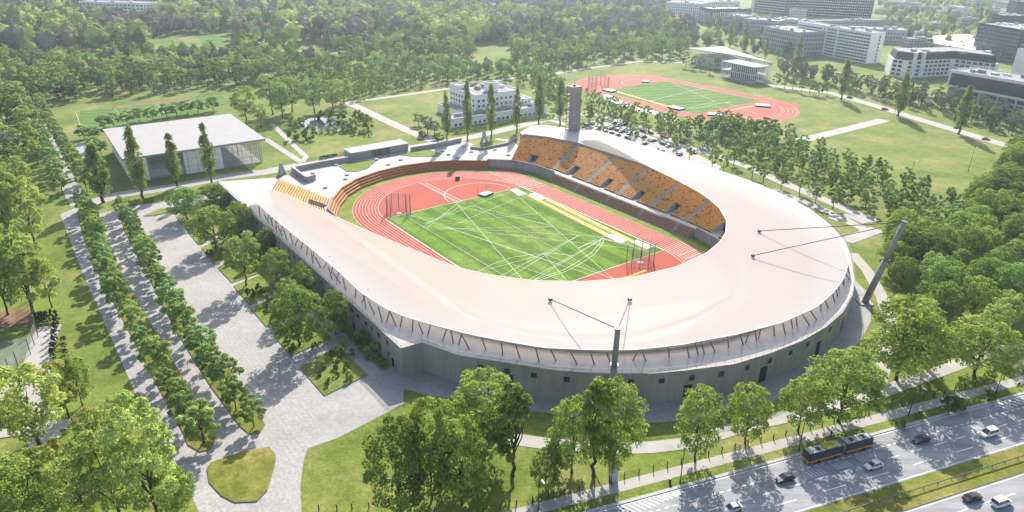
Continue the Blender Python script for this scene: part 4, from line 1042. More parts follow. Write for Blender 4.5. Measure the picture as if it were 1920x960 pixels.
office('office_block', G(1395, 36, 18), G(1463, 41, 18), 18, 30, 'grey', 'low grey office with pale flat roof near the tall dark tower', 4, ww=1.6, gap=1.0)
office('office_block', G(1455, 33, 18), G(1508, 36, 18), 16, 30, 'grey', 'flat roofed grey office at the foot of the tall dark tower', 4, ww=2.4, gap=.6)
o, L_ = office('palace_block', G(1432, 50, 22), G(1497, 62, 22), 22, 34, 'grey', 'grey stone block with arched upper windows beside the white slab', 5, ww=1.5, gap=1.7, wh=2.2)
office('courtyard_block', G(1520, 40, 12), G(1660, 38, 12), 12, 16, 'grey', 'long low grey block behind the white slab', 3, ww=1.8, gap=1.2, nclut=10)
office('courtyard_block', G(1600, 54, 14), G(1702, 58, 14), 14, 30, 'grey', 'grey courtyard block with cluttered roof right of the white slab', 3, ww=1.8, gap=1.2, nclut=10)
for i, (a, b, h, dd, lb) in enumerate((((1660, 2), (1720, 6), 12, 20, 'pale low block at the far right skyline'), ((1725, 12), (1765, 14), 8, 16, 'pale villa at the far edge of the city'), ((1772, 10), (1812, 16), 10, 16, 'cream low building among bare trees far right'), ((1868, 2), (1925, 8), 20, 20, 'blue grey block at the top right corner'), ((1640, 18), (1700, 20), 6, 14, 'long low shed behind the playing field'))):
    office('far_building', G(*a, h), G(*b, h), h, dd, 'offwhite', lb, max(1, int(h / 3.4)), ww=1.6, gap=1.4, nclut=2)
office('terraced_block', G(147, 3, 17), G(273, 7, 17), 17, 24, 'white', 'long white terraced apartment block at the far woods edge', 4, ww=4.0, gap=2.2, wh=2.0)
office('apartment_tower', G(-14, 17) , G(20, 18), 40, 20, 'white', 'white apartment tower at the top left corner', 11, ww=2.0, gap=2.0); office('apartment_tower', G(20, 14), G(40, 14), 40, 18, 'offwhite', 'cream apartment tower next to the white one', 11, ww=2.0, gap=2.0)
office('long_house', G(345, 18, 9), G(416, 19, 9), 9, 14, 'grey', 'dark long roofed house in the bare woods', 2, ww=1.4, gap=2)
for i, (x, y, wpx, h, dd, wm, lb) in enumerate(((1285, 14, 40, 16, 20, 'offwhite', 'cream block between white and striped offices'), (1530, 66, 50, 9, 14, 'offwhite', 'low pale annex left of the white slab roof line'), (1700, 84, 46, 10, 16, 'grey', 'grey house behind the bent office'), (1672, 40, 44, 8, 14, 'white', 'white shed right of the dark tower'), (1740, 46, 40, 7, 14, 'offwhite', 'pale low school among far right trees'), (1800, 40, 34, 9, 14, 'grey', 'grey low block above the white membrane roof'), (1880, 30, 36, 14, 16, 'white', 'white block behind the glass tower'),
        (1820, 6, 40, 16, 18, 'offwhite', 'cream block on the far right skyline'), (1700, -4, 46, 20, 18, 'white', 'white slab on the top right skyline'), (1585, 46, 60, 10, 16, 'grey', 'grey annex with plant on its roof behind the slab'), (1480, 30, 30, 14, 14, 'offwhite', 'cream link block at the tower foot'), (1225, 2, 26, 16, 18, 'white', 'white block at the wood edge left of the offices'), (1870, 66, 60, 26, 22, 'black', 'black glass block in front of the blue glass office'), (1895, 40, 50, 30, 20, 'black', 'tall black block at the top right edge'), (1655, 62, 36, 9, 12, 'grey', 'grey shed left of the white membrane roof'), (1760, 24, 44, 9, 12, 'white', 'long white low house among far right trees'), (1905, 112, 40, 18, 18, 'grey', 'grey plant block behind the framed office'), (1715, 66, 26, 8, 10, 'offwhite', 'pale annex by the bent office'))):
    a = G(x, y + 8); b = G(x + wpx, y + 9); office('city_block', a, b, h, dd, wm, lb, max(2, int(h / 3.3)), ww=1.8, gap=1.3, nclut=5)
def house(px, py, wpx, lb, k):
    b = G(px, py); sc = (b - Vector((0, 0, CH))).length / F; w_ = wpx * sc; o = empty('house', b, brn.uniform(-.4, .4), lb, 'house', 'small white houses at the far edge of the woods')
    h = 6; d = w_ * .7
    mb = MB(); mb.box((-w_ / 2, 0, 0), (w_, 0, 0), (0, d, 0), (0, 0, h)); mb.build('wall', M['white'], o)
    mb = MB(); e = .6
    vs = [(-w_ / 2 - e, -e, h), (w_ / 2 + e, -e, h), (w_ / 2 + e, d + e, h), (-w_ / 2 - e, d + e, h), (-w_ / 2 - e, d / 2, h + 3.5), (w_ / 2 + e, d / 2, h + 3.5)]
    mb.add(vs, [(0, 1, 5, 4), (2, 3, 4, 5), (1, 2, 5), (3, 0, 4), (3, 2, 1, 0)]); mb.build('roof', M[k], o)
    for i in range(3): mb = MB(); mb.box((-w_ * .36 + i * w_ * .28, -.08, 2), (1.4, 0, 0), (0, .2, 0), (0, 0, 1.6)); mb.build('window', M['glass'], o)
for i, (x, y, w_) in enumerate(((428, 10, 14), (448, 6, 12), (470, 9, 15), (492, 5, 12), (512, 8, 14), (533, 6, 12), (920, 18, 16), (1015, 12, 14), (1055, 26, 16), (575, 47, 8), (870, 24, 12))):
    house(x, y, w_, 'small white house among far trees, %s from the left' % ordw(i + 1), brn.choice(['roofgrey', 'white']))
# black and white office with mansard, bent in plan
def bent():
    P_ = [G(*p, 14) for p in ((1674, 110), (1703, 114), (1790, 110), (1873, 120))]
    o = empty('bent_office', (P_[0].x, P_[0].y, 0), 0, 'black and white bent office block with dark mansard storey', 'building'); q = [Vector((p.x - P_[0].x, p.y - P_[0].y, 0)) for p in P_]
    bk = Vector((8, 26, 0)); plan = q + [q[3] + bk, q[2] + bk, q[1] + bk * 1.1, q[0] + bk * .9]
    mb = MB(); mb.prism([(p.x, p.y) for p in plan], -.2, 14); mb.build('wall', M['white'], o)
    c = sum(plan, Vector()) / 8; pl2 = [p + (c - p) * .04 for p in plan]; pl3 = [p + (c - p) * .08 for p in plan]
    mb = MB(); loft(mb, [[(p.x, p.y, 14.02) for p in pl2], [(p.x, p.y, 20) for p in pl3]]); mb.build('mansard', M['black'], o)
    mb = MB(); mb.prism([(p.x, p.y) for p in [p + (c - p) * .1 for p in plan]], 20.01, 20.4); r = mb.build('roof', M['roofgrey'], o)
    for a, b in zip(q, q[1:]):
        d = b - a; n = Vector((d.y, -d.x, 0)).normalized(); e = d.normalized()
        for k in range(4):
            s_ = 1.0
            while s_ + 3.2 < d.length - .6: mb = MB(); mb.box(a + e * s_ + Vector((0, 0, 1.2 + 3.3 * k)) - n * .2, e * 3.2, n * .26, (0, 0, 2.1)); mb.build('window', M['glass'], o); s_ += 4.5
    for i in range(8):
        p = q[1].lerp(q[3], brn.random()) + bk * brn.uniform(.2, .7); mb = MB(); mb.cbox((p.x, p.y, 20.4), brn.uniform(2, 6), 2.5, brn.uniform(1, 2.2), .2); mb.build('roof_unit', M[brn.choice(['white', 'grey'])], o)
    for k in (.12, .30):
        p = q[1].lerp(q[2], k); d = (q[2] - q[1]).normalized(); mb = MB(); mb.cbox((p.x, p.y - .6, 0), 2.6, 2.2, 20.5, math.atan2(d.y, d.x)); mb.build('stair_shaft', M['white'], o)
bent()
# black glass office in a white frame
a, b = G(1784, 132, 22), G(1924, 156, 22); a.z = b.z = 0; d = (b - a); b = b + d * .5; d = b - a; L9 = d.length
o = empty('framed_office', a, math.atan2(d.y, d.x), 'low office with huge black glass panel in a white frame', 'building')
mb = MB(); mb.box((0, 1.5, -.2), (L9, 0, 0), (0, 26, 0), (0, 0, 11)); mb.build('wall', M['offwhite'], o)
mb = MB(); mb.box((-.5, -.5, 11.0), (L9 + 1, 0, 0), (0, 28, 0), (0, 0, 11)); mb.build('upper_storey', M['white'], o)
mb = MB(); mb.box((1.0, -.62, 12.4), (L9 - 2, 0, 0), (0, .3, 0), (0, 0, 8.3)); mb.build('glass_panel', M['glass'], o)
mb = MB(); mb.box((-.62, 1.0, 12.4), (.3, 0, 0), (0, 24, 0), (0, 0, 8.3)); mb.build('glass_panel', M['glass'], o)
rows(o, (0, 1.5, 0), (1, 0, 0), (0, -1, 0), L9, .8, 3, 3.4, 2.2, 5.0, 1.2, wall='offwhite'); flat_roof(o, L9, 27, 22, pm='white'); clutter(o, 3, L9 - 3, 3, 24, 22, 14)
o, L_ = office('glass_tower', G(1836, 44, 30), G(1918, 57, 30), 30, 40, 'glass', 'dark blue glass office at the right edge', 8, ww=2.6, gap=.25, wh=2.6, z0=.6, wmat='glassblue', nclut=8)
office('white_shaft_block', G(1908, 92, 26), G(1932, 97, 26), 26, 10, 'white', 'white lift shaft block at the right edge', 2, ww=1, gap=20, nclut=0)
# hall with white tent roof
def tent():
    q = [G(*p, 9) for p in ((1737, 76), (1748, 66), (1813, 62), (1836, 69), (1827, 90))]; o0 = Vector((q[0].x, q[0].y, 0))
    o = empty('tent_hall', o0, 0, 'low hall with bright white pitched membrane roof', 'building'); pl = [(p.x - o0.x, p.y - o0.y) for p in q]
    mb = MB(); mb.prism(pl, -.2, 7.5); mb.build('wall', M['offwhite'], o)
    c = Vector((sum(p[0] for p in pl) / 5, sum(p[1] for p in pl) / 5, 12.5)); mb = MB()
    v = [(c.x + (p[0] - c.x) * 1.06, c.y + (p[1] - c.y) * 1.06, 7.8) for p in pl]; mb.add(v + [tuple(c)], [(i, (i + 1) % 5, 5) for i in range(5)][::-1] if False else [((i + 1) % 5, i, 5) for i in range(5)]); mb.build('roof', M['white'], o)
    a, b = Vector((*pl[0], 0)), Vector((*pl[4], 0)); d = b - a; e = d.normalized(); n = Vector((e.y, -e.x, 0))
    for k in range(int(d.length / 4.2)): mb = MB(); mb.box(a + e * (1.4 + 4.2 * k) + Vector((0, 0, 2)) - n * .2, e * 2, n * .28, (0, 0, 2.2)); mb.build('window', M['glass'], o)
tent()
# white clinic in the middle
A, B = G(849, 242), G(1025, 215); d = B - A; LC = d.length
M['clinic'] = surf('clinic_plaster', (.88, .87, .85), .6, .04, .2); BCOL['clinic'] = (.88, .87, .85)
cl = empty('clinic', A, math.atan2(d.y, d.x), 'white stepped modernist clinic with flat roofs behind a row of poplars', 'building')
def vol(x0, x1, y0, y1, z0, z1, nf, zz0=1.3, fh=3.2, wn='window', ww=1.5, gap=1.9, lft=True):
    mb = MB(); mb.box((x0, y0, z0), (x1 - x0, 0, 0), (0, y1 - y0, 0), (0, 0, z1 - z0)); mb.build('wall', M['clinic'], cl)
    mb = MB(); mb.box((x0 + .35, y0 + .35, z1 - .35), (x1 - x0 - .7, 0, 0), (0, y1 - y0 - .7, 0), (0, 0, .37)); r = mb.build('roof', M['roofgrey'], cl)
    mb = MB()
    for o_, ex, ey in (((x0 - .06, y0 - .06, z1 - .2), (x1 - x0 + .12, 0, 0), (0, .35, 0)), ((x0 - .06, y1 - .3, z1 - .2), (x1 - x0 + .12, 0, 0), (0, .35, 0)), ((x0 - .06, y0 + .3, z1 - .2), (.35, 0, 0), (0, y1 - y0 - .6, 0)), ((x1 - .3, y0 + .3, z1 - .2), (.35, 0, 0), (0, y1 - y0 - .6, 0))): mb.box(o_, ex, ey, (0, 0, .8))
    mb.build('parapet', M['white'], r)
    def face(o_, ex, n, L_):
        for k in range(nf):
            s = 1.4
            while s + ww < L_ - 1:
                mb = MB(); mb.box(Vector(o_) + Vector(ex) * s + Vector((0, 0, zz0 + k * fh)) - Vector(n) * .2, Vector(ex) * ww, Vector(n) * .27, (0, 0, 1.5)); mb.build('window', M['glass'], cl); s += ww + gap
    return face
f = vol(0, LC, 0, 11.5, -.2, 5.6, 1); f((0, 0, 0), (1, 0, 0), (0, -1, 0), LC)
f = vol(23.4, 57, 11.51, 44, -.2, 15, 4); f((23.4, 11.51, 0), (1, 0, 0), (0, -1, 0), 33.6); f((23.4, 44, 0), (0, -1, 0), (-1, 0, 0), 32)
vol(23.5, 31, 34, 43.9, 15.4, 17.2, 0); vol(36, 42.5, 15, 22, 15.4, 20.5, 0); f = vol(57.01, 66, 11.51, 30, -.2, 8.8, 0); vol(14, 23.39, 20, 44, -.2, 5.2, 0)
rows(cl, (57, 11.5, 0), (1, 0, 0), (0, -1, 0), 9, 6.2, 1, 3, 1.4, 1.5, 1.5, wall='clinic')
clutter(cl, 32, 56, 23, 42, 15, 15); clutter(cl, 2, LC - 2, 2, 9, 5.6, 14)
mb = MB(); mb.box((-.5, -1.2, -.1), (LC + 1, 0, 0), (0, 1.1, 0), (0, 0, 1.0)); mb.build('plinth', M['grey'], cl)
# glazed hall on the left
H = 12.3; q = [G(*p, H) for p in ((229, 298), (497.5, 260), (429, 211), (184, 243))]; a = Vector((q[0].x, q[0].y, 0)); d = Vector((q[1].x, q[1].y, 0)) - a; LH, DH = d.length, (q[3] - q[0]).length
hall = empty('glazed_hall', a, math.atan2(d.y, d.x), 'large low sports hall with flat white roof and glazed walls', 'building')
mb = MB(); mb.box((0, 0, H - 1.0), (LH, 0, 0), (0, DH, 0), (0, 0, 1.0)); mb.build('roof', M['hallroof'], hall)
i_ = 2.2
mb = MB(); mb.box((i_, i_, .0), (LH * .12, 0, 0), (0, .4, 0), (0, 0, H - 1)); mb.box((LH * .40, i_, 0), (LH * .27, 0, 0), (0, .4, 0), (0, 0, H - 1)); mb.box((i_, i_ + .4, 0), (.4, 0, 0), (0, DH - 2 * i_ - .4, 0), (0, 0, H - 1)); mb.build('wall', M['clinic'], hall)
mb = MB()
for x0, x1 in ((LH * .12 + i_, LH * .40), (LH * .67, LH - i_)): mb.box((x0, i_ + .1, 0), (x1 - x0, 0, 0), (0, .1, 0), (0, 0, H - 1))
mb.box((LH - i_ - .1, i_ + .2, 0), (.1, 0, 0), (0, DH - 2 * i_ - .2, 0), (0, 0, H - 1)); mb.box((i_, DH - i_, 0), (LH - 2 * i_ - .2, 0, 0), (0, .1, 0), (0, 0, H - 1)); mb.build('glazing', M['clear'], hall)
mb = MB(); x = i_
while x < LH - i_: mb.box((x, i_ - .12, 0), (.16, 0, 0), (0, .2, 0), (0, 0, H - 1)); mb.box((x, DH - i_ + .12, 0), (.16, 0, 0), (0, .2, 0), (0, 0, H - 1)); x += 4.2
y = i_
while y < DH - i_: mb.box((LH - i_, y, 0), (.2, 0, 0), (0, .16, 0), (0, 0, H - 1)); y += 4.2
for z in (3.6, 7.3): mb.box((i_, i_ - .06, z), (LH - 2 * i_, 0, 0), (0, .12, 0), (0, 0, .14)); mb.box((LH - i_ + .02, i_, z + .002), (.12, 0, 0), (0, DH - 2 * i_, 0), (0, 0, .14))
mb.build('mullion_frame', M['kerb'], hall)
mb = MB(); mb.box((i_ + .4, i_ + .4, .0), (LH - 2 * i_ - .8, 0, 0), (0, DH - 2 * i_ - .8, 0), (0, 0, .15)); mb.build('floor', M['plaza'], hall)
mb = MB(); mb.box((LH * .12, i_ + 3, .15), (LH * .56, 0, 0), (0, 9, 0), (0, 0, 3.6)); mb.box((LH * .05, DH * .5, .15), (LH * .7, 0, 0), (0, 12, 0), (0, 0, 5)); mb.build('inner_room', M['white'], hall)
for y in (DH * .3, DH * .6): 
    for x in (LH * .2, LH * .5, LH * .85): mb = MB(); mb.tube((x, y, .15), (x, y, H - 1), .3, .3, 8); mb.build('column', M['white'], hall)
# pavilion with two thin roofs by the training field
def pav():
    H = 12.8
    up = [G(*p, H) for p in ((1289, 92.5), (1356, 89), (1452, 121), (1380, 106))]; lo = [G(*p, H) for p in ((1352, 114), (1415, 126.5), (1444, 124), (1383, 111))]
    o = empty('pavilion', Vector((lo[0].x, lo[0].y, 0)), 0, 'training field pavilion of slender white columns under two thin roof plates', 'building'); O_ = o.location.copy()
    L3 = lambda q: [Vector((p.x - O_.x, p.y - O_.y, 0)) for p in q]
    lo, up = L3(lo), L3(up)
    def plate(q, z0, z1, nm, m): mb = MB(); mb.prism([(p.x, p.y) for p in q], z0, z1, bottom=True); mb.build(nm, M[m], o)
    plate(lo, 12.3, 12.8, 'roof', 'hallroof'); mid = up[0].lerp(up[3], .5).lerp(up[1], .35)
    plate(up, 13.4, 13.9, 'roof', 'hallroof')
    c = sum(lo, Vector()) / 4; ins = [p + (c - p) * .06 for p in lo]
    plate(ins, 6.0, 6.4, 'gallery_floor', 'white'); plate(ins, 0.0, .4, 'floor', 'concrete'); core = [p + (c - p) * .45 for p in lo]; plate(core, .4, 12.3, 'core', 'glassblue')
    def cols(q, z1, n, nm):
        for a, b in zip(q, q[1:] + q[:1]):
            k = max(2, int((b - a).length / 2.1))
            mb = MB()
            for i in range(k): p = a.lerp(b, i / k); mb.cbox((p.x, p.y, .0), .32, .32, z1)
            mb.build(nm, M['white'], o)
    cols(ins, 12.3, 0, 'colonnade')
    c2 = sum(up, Vector()) / 4; iu = [p + (c2 - p) * .06 for p in up]; cols(iu, 13.4, 0, 'colonnade'); iu2 = [p + (c2 - p) * .2 for p in up]; plate(iu2, 0, 9, 'inner_room', 'offwhite')
    g = MB()
    for a, b in zip(ins, ins[1:] + ins[:1]): a, b = a + (c - a) * .03, b + (c - b) * .03; g.quad((*a.to_2d(), .4), (*b.to_2d(), .4), (*b.to_2d(), 12.3), (*a.to_2d(), 12.3))
    g.build('glazing', M['clear'], o)
pav()
# entrance kiosk cut into the bank, retaining walls of the terrace
def kiosk():
    a, b = G(660, 302, .08), G(766, 283, .08); d = b - a; L_ = d.length
    o = empty('kiosk', a, math.atan2(d.y, d.x), 'long low concrete kiosk with colourful posters on the stadium terrace', 'kiosk')
    mb = MB(); mb.box((0, 0, 0), (L_ * .33, 0, 0), (0, 9, 0), (0, 0, 3.8)); mb.box((L_ * .67, 0, 0), (L_ * .33, 0, 0), (0, 9, 0), (0, 0, 3.8)); mb.box((L_ * .33, 1.0, 0), (L_ * .34, 0, 0), (0, 8, 0), (0, 0, 3.8)); mb.build('wall', M['wallcon'], o)
    mb = MB(); mb.box((-.3, -.4, 3.81), (L_ + .6, 0, 0), (0, 9.8, 0), (0, 0, .5)); mb.build('roof', M['kerb'], o)
    cols_ = [(.10, .20, .03), (.20, .05, .09), (.28, .18, .08), (.18, .04, .07), (.12, .20, .06), (.30, .12, .18), (.12, .25, .05)]
    for k in range(7):
        mb = MB(); x = L_ * .335 + k * L_ * .047; mb.box((x, .7, .3), (L_ * .043, 0, 0), (0, .28, 0), (0, 0, 3.2)); mb.build('poster', surf('poster_%d' % k if False else 'poster', cols_[k], .6, .6, 1.4), o)
kiosk()
def wallrun(px, h, t, label, z=.05, m='wallcon'):
    p = GP(px, z); o = empty('retaining_wall', p[0], 0, label, 'wall')
    mb = MB()
    for a, b in zip(p, p[1:]): mb.bar(a - p[0], b - p[0], t, h)
    mb.build('wall', M[m], o); mb = MB()
    for a, b in zip(p, p[1:]): mb.bar(a - p[0] + Vector((0, 0, h)), b - p[0] + Vector((0, 0, h)), t + .3, .18)
    mb.build('coping', M['kerb'], o)
wallrun([(556, 321), (606, 311), (655, 303)], 2.4, .6, 'concrete retaining wall left of the kiosk'); wallrun([(770, 284), (820, 276), (865, 266)], 2.2, .6, 'concrete retaining wall right of the kiosk')
wallrun([(548, 322), (576, 342), (592, 337)], 2.6, .6, 'angled concrete wall beside the steps of the terrace'); wallrun([(882, 279), (905, 281), (950, 272), (968, 262)], 1.2, .5, 'low curved concrete wall below the lawn strip near the seats')
# ------------------------------------------------------------------ vehicles
def car_meshes():
    """shared meshes of a saloon: body, windows, wheels, lamps (length along x, front at +x)"""
    def ringx(x, zb, zt, hw, tuck=.86):
        return [(x, -hw * tuck, zb), (x, -hw, zb + .22), (x, -hw, zb + (zt - zb) * .62), (x, -hw * .90, zt), (x, hw * .90, zt), (x, hw, zb + (zt - zb) * .62), (x, hw, zb + .22), (x, hw * tuck, zb)]
    out = {}
    for nm, prof, cab in (('saloon', [(-2.25, .42, .78, .70), (-2.15, .30, .92, .84), (-1.3, .25, .97, .89), (0, .22, .93, .90), (1.2, .25, .90, .88), (1.95, .30, .80, .82), (2.25, .42, .62, .66)], [(-1.85, .96), (-1.05, 1.42), (.25, 1.45), (1.15, .92)]),
                          ('van', [(-2.3, .40, 1.0, .78), (-2.2, .30, 1.08, .90), (-1.2, .25, 1.10, .95), (0, .22, 1.08, .95), (1.3, .25, 1.05, .93), (2.0, .30, .92, .86), (2.3, .42, .7, .70)], [(-2.15, 1.08), (-2.0, 1.82), (.5, 1.86), (1.55, 1.04)])):
        b = MB(); loft(b, [ringx(*p) for p in prof])
        g = MB(); r = []
        (x0, z0), (x1, z1), (x2, z2), (x3, z3) = cab; w0, w1 = .80 + (.05 if nm == 'van' else 0), .62 + (.10 if nm == 'van' else 0)
        lo = [(x0, -w0, z0 - .05), (x3, -w0, z3 - .05), (x3, w0, z3 - .05), (x0, w0, z0 - .05)]; hi = [(x1, -w1, z1), (x2, -w1, z2), (x2, w1, z2), (x1, w1, z1)]
        g.add(lo + hi, [(0, 1, 5, 4), (1, 2, 6, 5), (2, 3, 7, 6), (3, 0, 4, 7)])
        b.box((x1 - .03, -w1 - .03, z1 - .01), (x2 - x1 + .06, 0, (z2 - z1)), (0, 2 * w1 + .06, 0), (0, 0, .06))
        for y in (-1, 1):
            for k in (.0, .45, 1.0):
                xa, xb = x0 + (x3 - x0) * (.02 + k * .96), x1 + (x2 - x1) * k
                b.tube((xa, y * w0 * 1.0, z0 + (z3 - z0) * k), (xb, y * w1 * 1.02, z1 + (z2 - z1) * k), .045, .045, 5)
        wh = MB(); wh.tube((0, -.11, 0), (0, .11, 0), .33, .33, 14, 0); wh.tube((0, -.125, 0), (0, .125, 0), .19, .19, 10, 1)
        hl = MB(); hl.box((2.08 if nm == 'saloon' else 2.12, -.18, .56), (.14, 0, 0), (0, .36, 0), (0, 0, .15)); tl = MB(); tl.box((-2.30, -.16, .68), (.1, 0, 0), (0, .32, 0), (0, 0, .16))
        def me(mb, n, ms, sm=False):
            o = mb.build(n, ms, None, sm); m_ = o.data; bpy.data.objects.remove(o); return m_
        out[nm] = dict(body=me(b, 'body', M['paint'], False), windows=me(g, 'windows', M['glass']), wheel=me(wh, 'wheel', [M['rubber'], M['steel']]), head=me(hl, 'headlight', M['lamp']), tail=me(tl, 'tail_light', M['red']))
    return out
CM = car_meshes()
def inst(name, me, parent, loc=(0, 0, 0)):
    o = bpy.data.objects.new(name, me); COL.objects.link(o); o.parent = parent; o.location = loc; return o
def car(p, an, col, label, kind='saloon', group=None, full=True, name='car'):
    c = CM[kind]; o = empty(name, p, an, label, 'car' if kind == 'saloon' else 'van', group)
    b = inst('body', c['body'], o); b.color = (*col, 1); inst('windows', c['windows'], o)
    for x in (-1.35, 1.38):
        for y in (-.80, .80): inst('wheel', c['wheel'], o, (x, y, .33))
    if full:
        for y in (-.55, .55): inst('headlight', c['head'], o, (0, y, 0)); inst('tail_light', c['tail'], o, (0, y, 0))
    return o
ra = math.atan2(nd.y, nd.x)
WHT, SIL, BLK, DGR, RED, GRN = (.75, .75, .74), (.42, .43, .45), (.02, .02, .022), (.08, .085, .09), (.40, .03, .03), (.42, .36, .05)
for (x, y, col, lb, kd, dr) in (((1471, 900, BLK, 'black car with grey roof below the bus on the main road', 'saloon', 0)), ((1637, 876, WHT, 'white hatchback between the bus and the grass median', 'saloon', 0)), ((1726, 827, BLK, 'black saloon ahead of the bus on the main road', 'saloon', 0)), ((1852, 816, WHT, 'white estate car at the right end of the main road', 'van', 0)),
        ((1372, 957, SIL, 'silver car cut by the bottom edge of the picture', 'saloon', 0)), ((1822, 936, BLK, 'black hatchback on the near carriageway', 'saloon', 1)), ((1876, 946, WHT, 'white van on the near carriageway', 'van', 1))):
    p = G(x, y, 0.035); car(p, ra + math.pi * (1 - dr) , col, lb, kd, 'vehicles on the main road')
# articulated bus
def bus():
    a, b = G(1506, 868, .035), G(1628, 834, .035); d = b - a; L_ = 17.8; m_ = (a + b) / 2
    o = empty('bus', m_, math.atan2(d.y, d.x) + math.pi, 'long articulated bus in yellow and red with grey roof at the kerb', 'bus')
    W = 1.27
    def sec(x0, x1, nm, front):
        r = lambda x, i: [(x, -W + i, .35), (x, -W, .5), (x, -W, 2.75), (x, -W + .22 + i * .5, 3.05), (x, W - .22 - i * .5, 3.05), (x, W, 2.75), (x, W, .5), (x, W - i, .35)]
        b_ = MB(); loft(b_, [r(x0, .12), r(x0 + .15, 0), r(x1 - .15, 0), r(x1, .12)]); s = b_.build(nm, M['black'], o)
        g = MB()
        for y in (-1, 1): g.box((x0 + .3, y * (W + .012) - .012, 1.25), (x1 - x0 - .6, 0, 0), (0, .024, 0), (0, 0, 1.35))
        g.build('window_band', M['glass'], s)
        rd = MB()
        for y in (-1, 1): rd.box((x0 + .1, y * (W + .012) - .012, .5), (x1 - x0 - .2, 0, 0), (0, .024, 0), (0, 0, .32))
        rd.build('red_stripe', BUSR, s)
        yl = MB()
        for y in (-1, 1): yl.box((x0 + .1, y * (W + .013) - .013, .84), (x1 - x0 - .2, 0, 0), (0, .026, 0), (0, 0, .36))
        yl.build('yellow_stripe', BUSY, s)
        rf = MB(); rf.box((x0 + .15, -W + .27, 3.04), (x1 - x0 - .3, 0, 0), (0, 2 * W - .54, 0), (0, 0, .09)); rf.build('roof_panel', M['steel'] if False else M['kerb'], s)
        for k in range(2): h = MB(); h.box((x0 + 1.6 + k * (x1 - x0) * .45, -.5, 3.12), (1.0, 0, 0), (0, 1.0, 0), (0, 0, .1)); h.build('roof_hatch', M['black'], s)
        for x in ((x0 + 1.9, x1 - 2.6) if front else (x0 + 2.4,)):
            for y in (-1, 1): w_ = MB(); w_.tube((x, y * (W - .25), .5), (x, y * (W + .03), .5), .5, .5, 16); w_.build('wheel', M['rubber'], s)
        return s
    f = sec(-.2, L_ / 2, 'front_section', True); sec(-L_ / 2, -1.4, 'rear_section', False)
    g = MB(); g.box((L_ / 2 - .03, -W + .15, 1.15), (.06, 0, 0), (0, 2 * W - .3, 0), (0, 0, 1.6)); g.build('windscreen', M['glass'], f)
    fr_ = MB(); fr_.box((L_ / 2 - .02, -W + .12, .4), (.05, 0, 0), (0, 2 * W - .24, 0), (0, 0, .2)); fr_.box((L_ / 2 - .02, -W + .12, .85), (.05, 0, 0), (0, 2 * W - .24, 0), (0, 0, .28)); fr_.build('front_panel', BUSY, f)
    y_ = MB(); y_.box((1.0, -W + .3, 3.13), (3.6, 0, 0), (0, 2 * W - .6, 0), (0, 0, .22)); y_.build('roof_pod', BUSG, f)
    bl = MB()
    for k in range(6): bl.box((-1.4 + k * .2, -W + .1, .5), (.14, 0, 0), (0, 2 * W - .2, 0), (0, 0, 2.5)); bl.box((-1.26 + k * .2, -W + .16, .56), (.06, 0, 0), (0, 2 * W - .32, 0), (0, 0, 2.33))
    bl.build('bellows', M['steel'], o)
    for y in (-.8, .8): h = MB(); h.box((L_ / 2 - .02, y - .17, .62), (.05, 0, 0), (0, .34, 0), (0, 0, .2)); h.build('headlight', M['lamp'], f)
BUSY = surf('bus_yellow', (.58, .36, .02), .4, .04); BUSR = surf('bus_red', (.42, .04, .02), .4, .04); BUSG = surf('bus_green_yellow', (.38, .36, .04), .5, .05)
bus()
# car park
crn = random.Random(31); n = 0
cu = [BLK, DGR, DGR, SIL, WHT, BLK, DGR, RED]
CN = {BLK: 'black', DGR: 'dark grey', SIL: 'silver', WHT: 'white', RED: 'red'}
cp = [(1100, 236), (1122, 229), (1152, 232), (1160, 236), (1136, 240), (1146, 242), (1157, 245), (1166, 248), (1172, 234), (1181, 252), (1196, 255), (1207, 258), (1206, 247), (1220, 250), (1225, 265), (1134, 248), (1146, 251), (1158, 255), (1177, 260), (1208, 271), (1243, 271), (1254, 275), (1272, 278), (1245, 258), (1240, 284), (1235, 281), (1274, 291), (1280, 269), (1320, 282), (1300, 287), (1188, 243), (1110, 233)]
cp = sorted(cp); cq = {}
for i, (x, y) in enumerate(cp):
    col = RED if (x, y) in ((1196, 255), (1245, 258), (1280, 269)) else crn.choice(cu[:-1]); cq.setdefault(col, []).append((x, y))
for col, l in cq.items():
    for i, (x, y) in enumerate(l):
        car(G(x, y, .06), PH + math.pi / 2 * crn.choice((0, 1, 1, 2)) + crn.uniform(-.1, .1), col, '%s parked car in the stadium car park, %s %s one from the left' % (CN[col], ordw(i + 1), CN[col]), 'saloon', 'cars in the stadium car park', False, 'parked_car')
for (x, y, col, lb) in ((1659, 206, RED, 'dark red car on the side road by the poplars'), (1593, 184, DGR, 'grey car on the side road near the pavilion'), (1848, 262, GRN, 'mustard car on the side road at the right'), (1795, 241, DGR, 'dark car half behind a poplar on the side road'), (1745, 195, WHT, 'white car below the bare trees by the black office'), (1850, 225, WHT, 'white car parked left of the framed office'), (1862, 228, SIL, 'silver car parked left of the framed office'), (1825, 213, DGR, 'grey car parked under bare trees by the office')):
    car(G(x, y, .06), ra + .3 + (math.pi / 2 if 'parked' in lb else -1.05), col, lb, 'saloon', None, False)
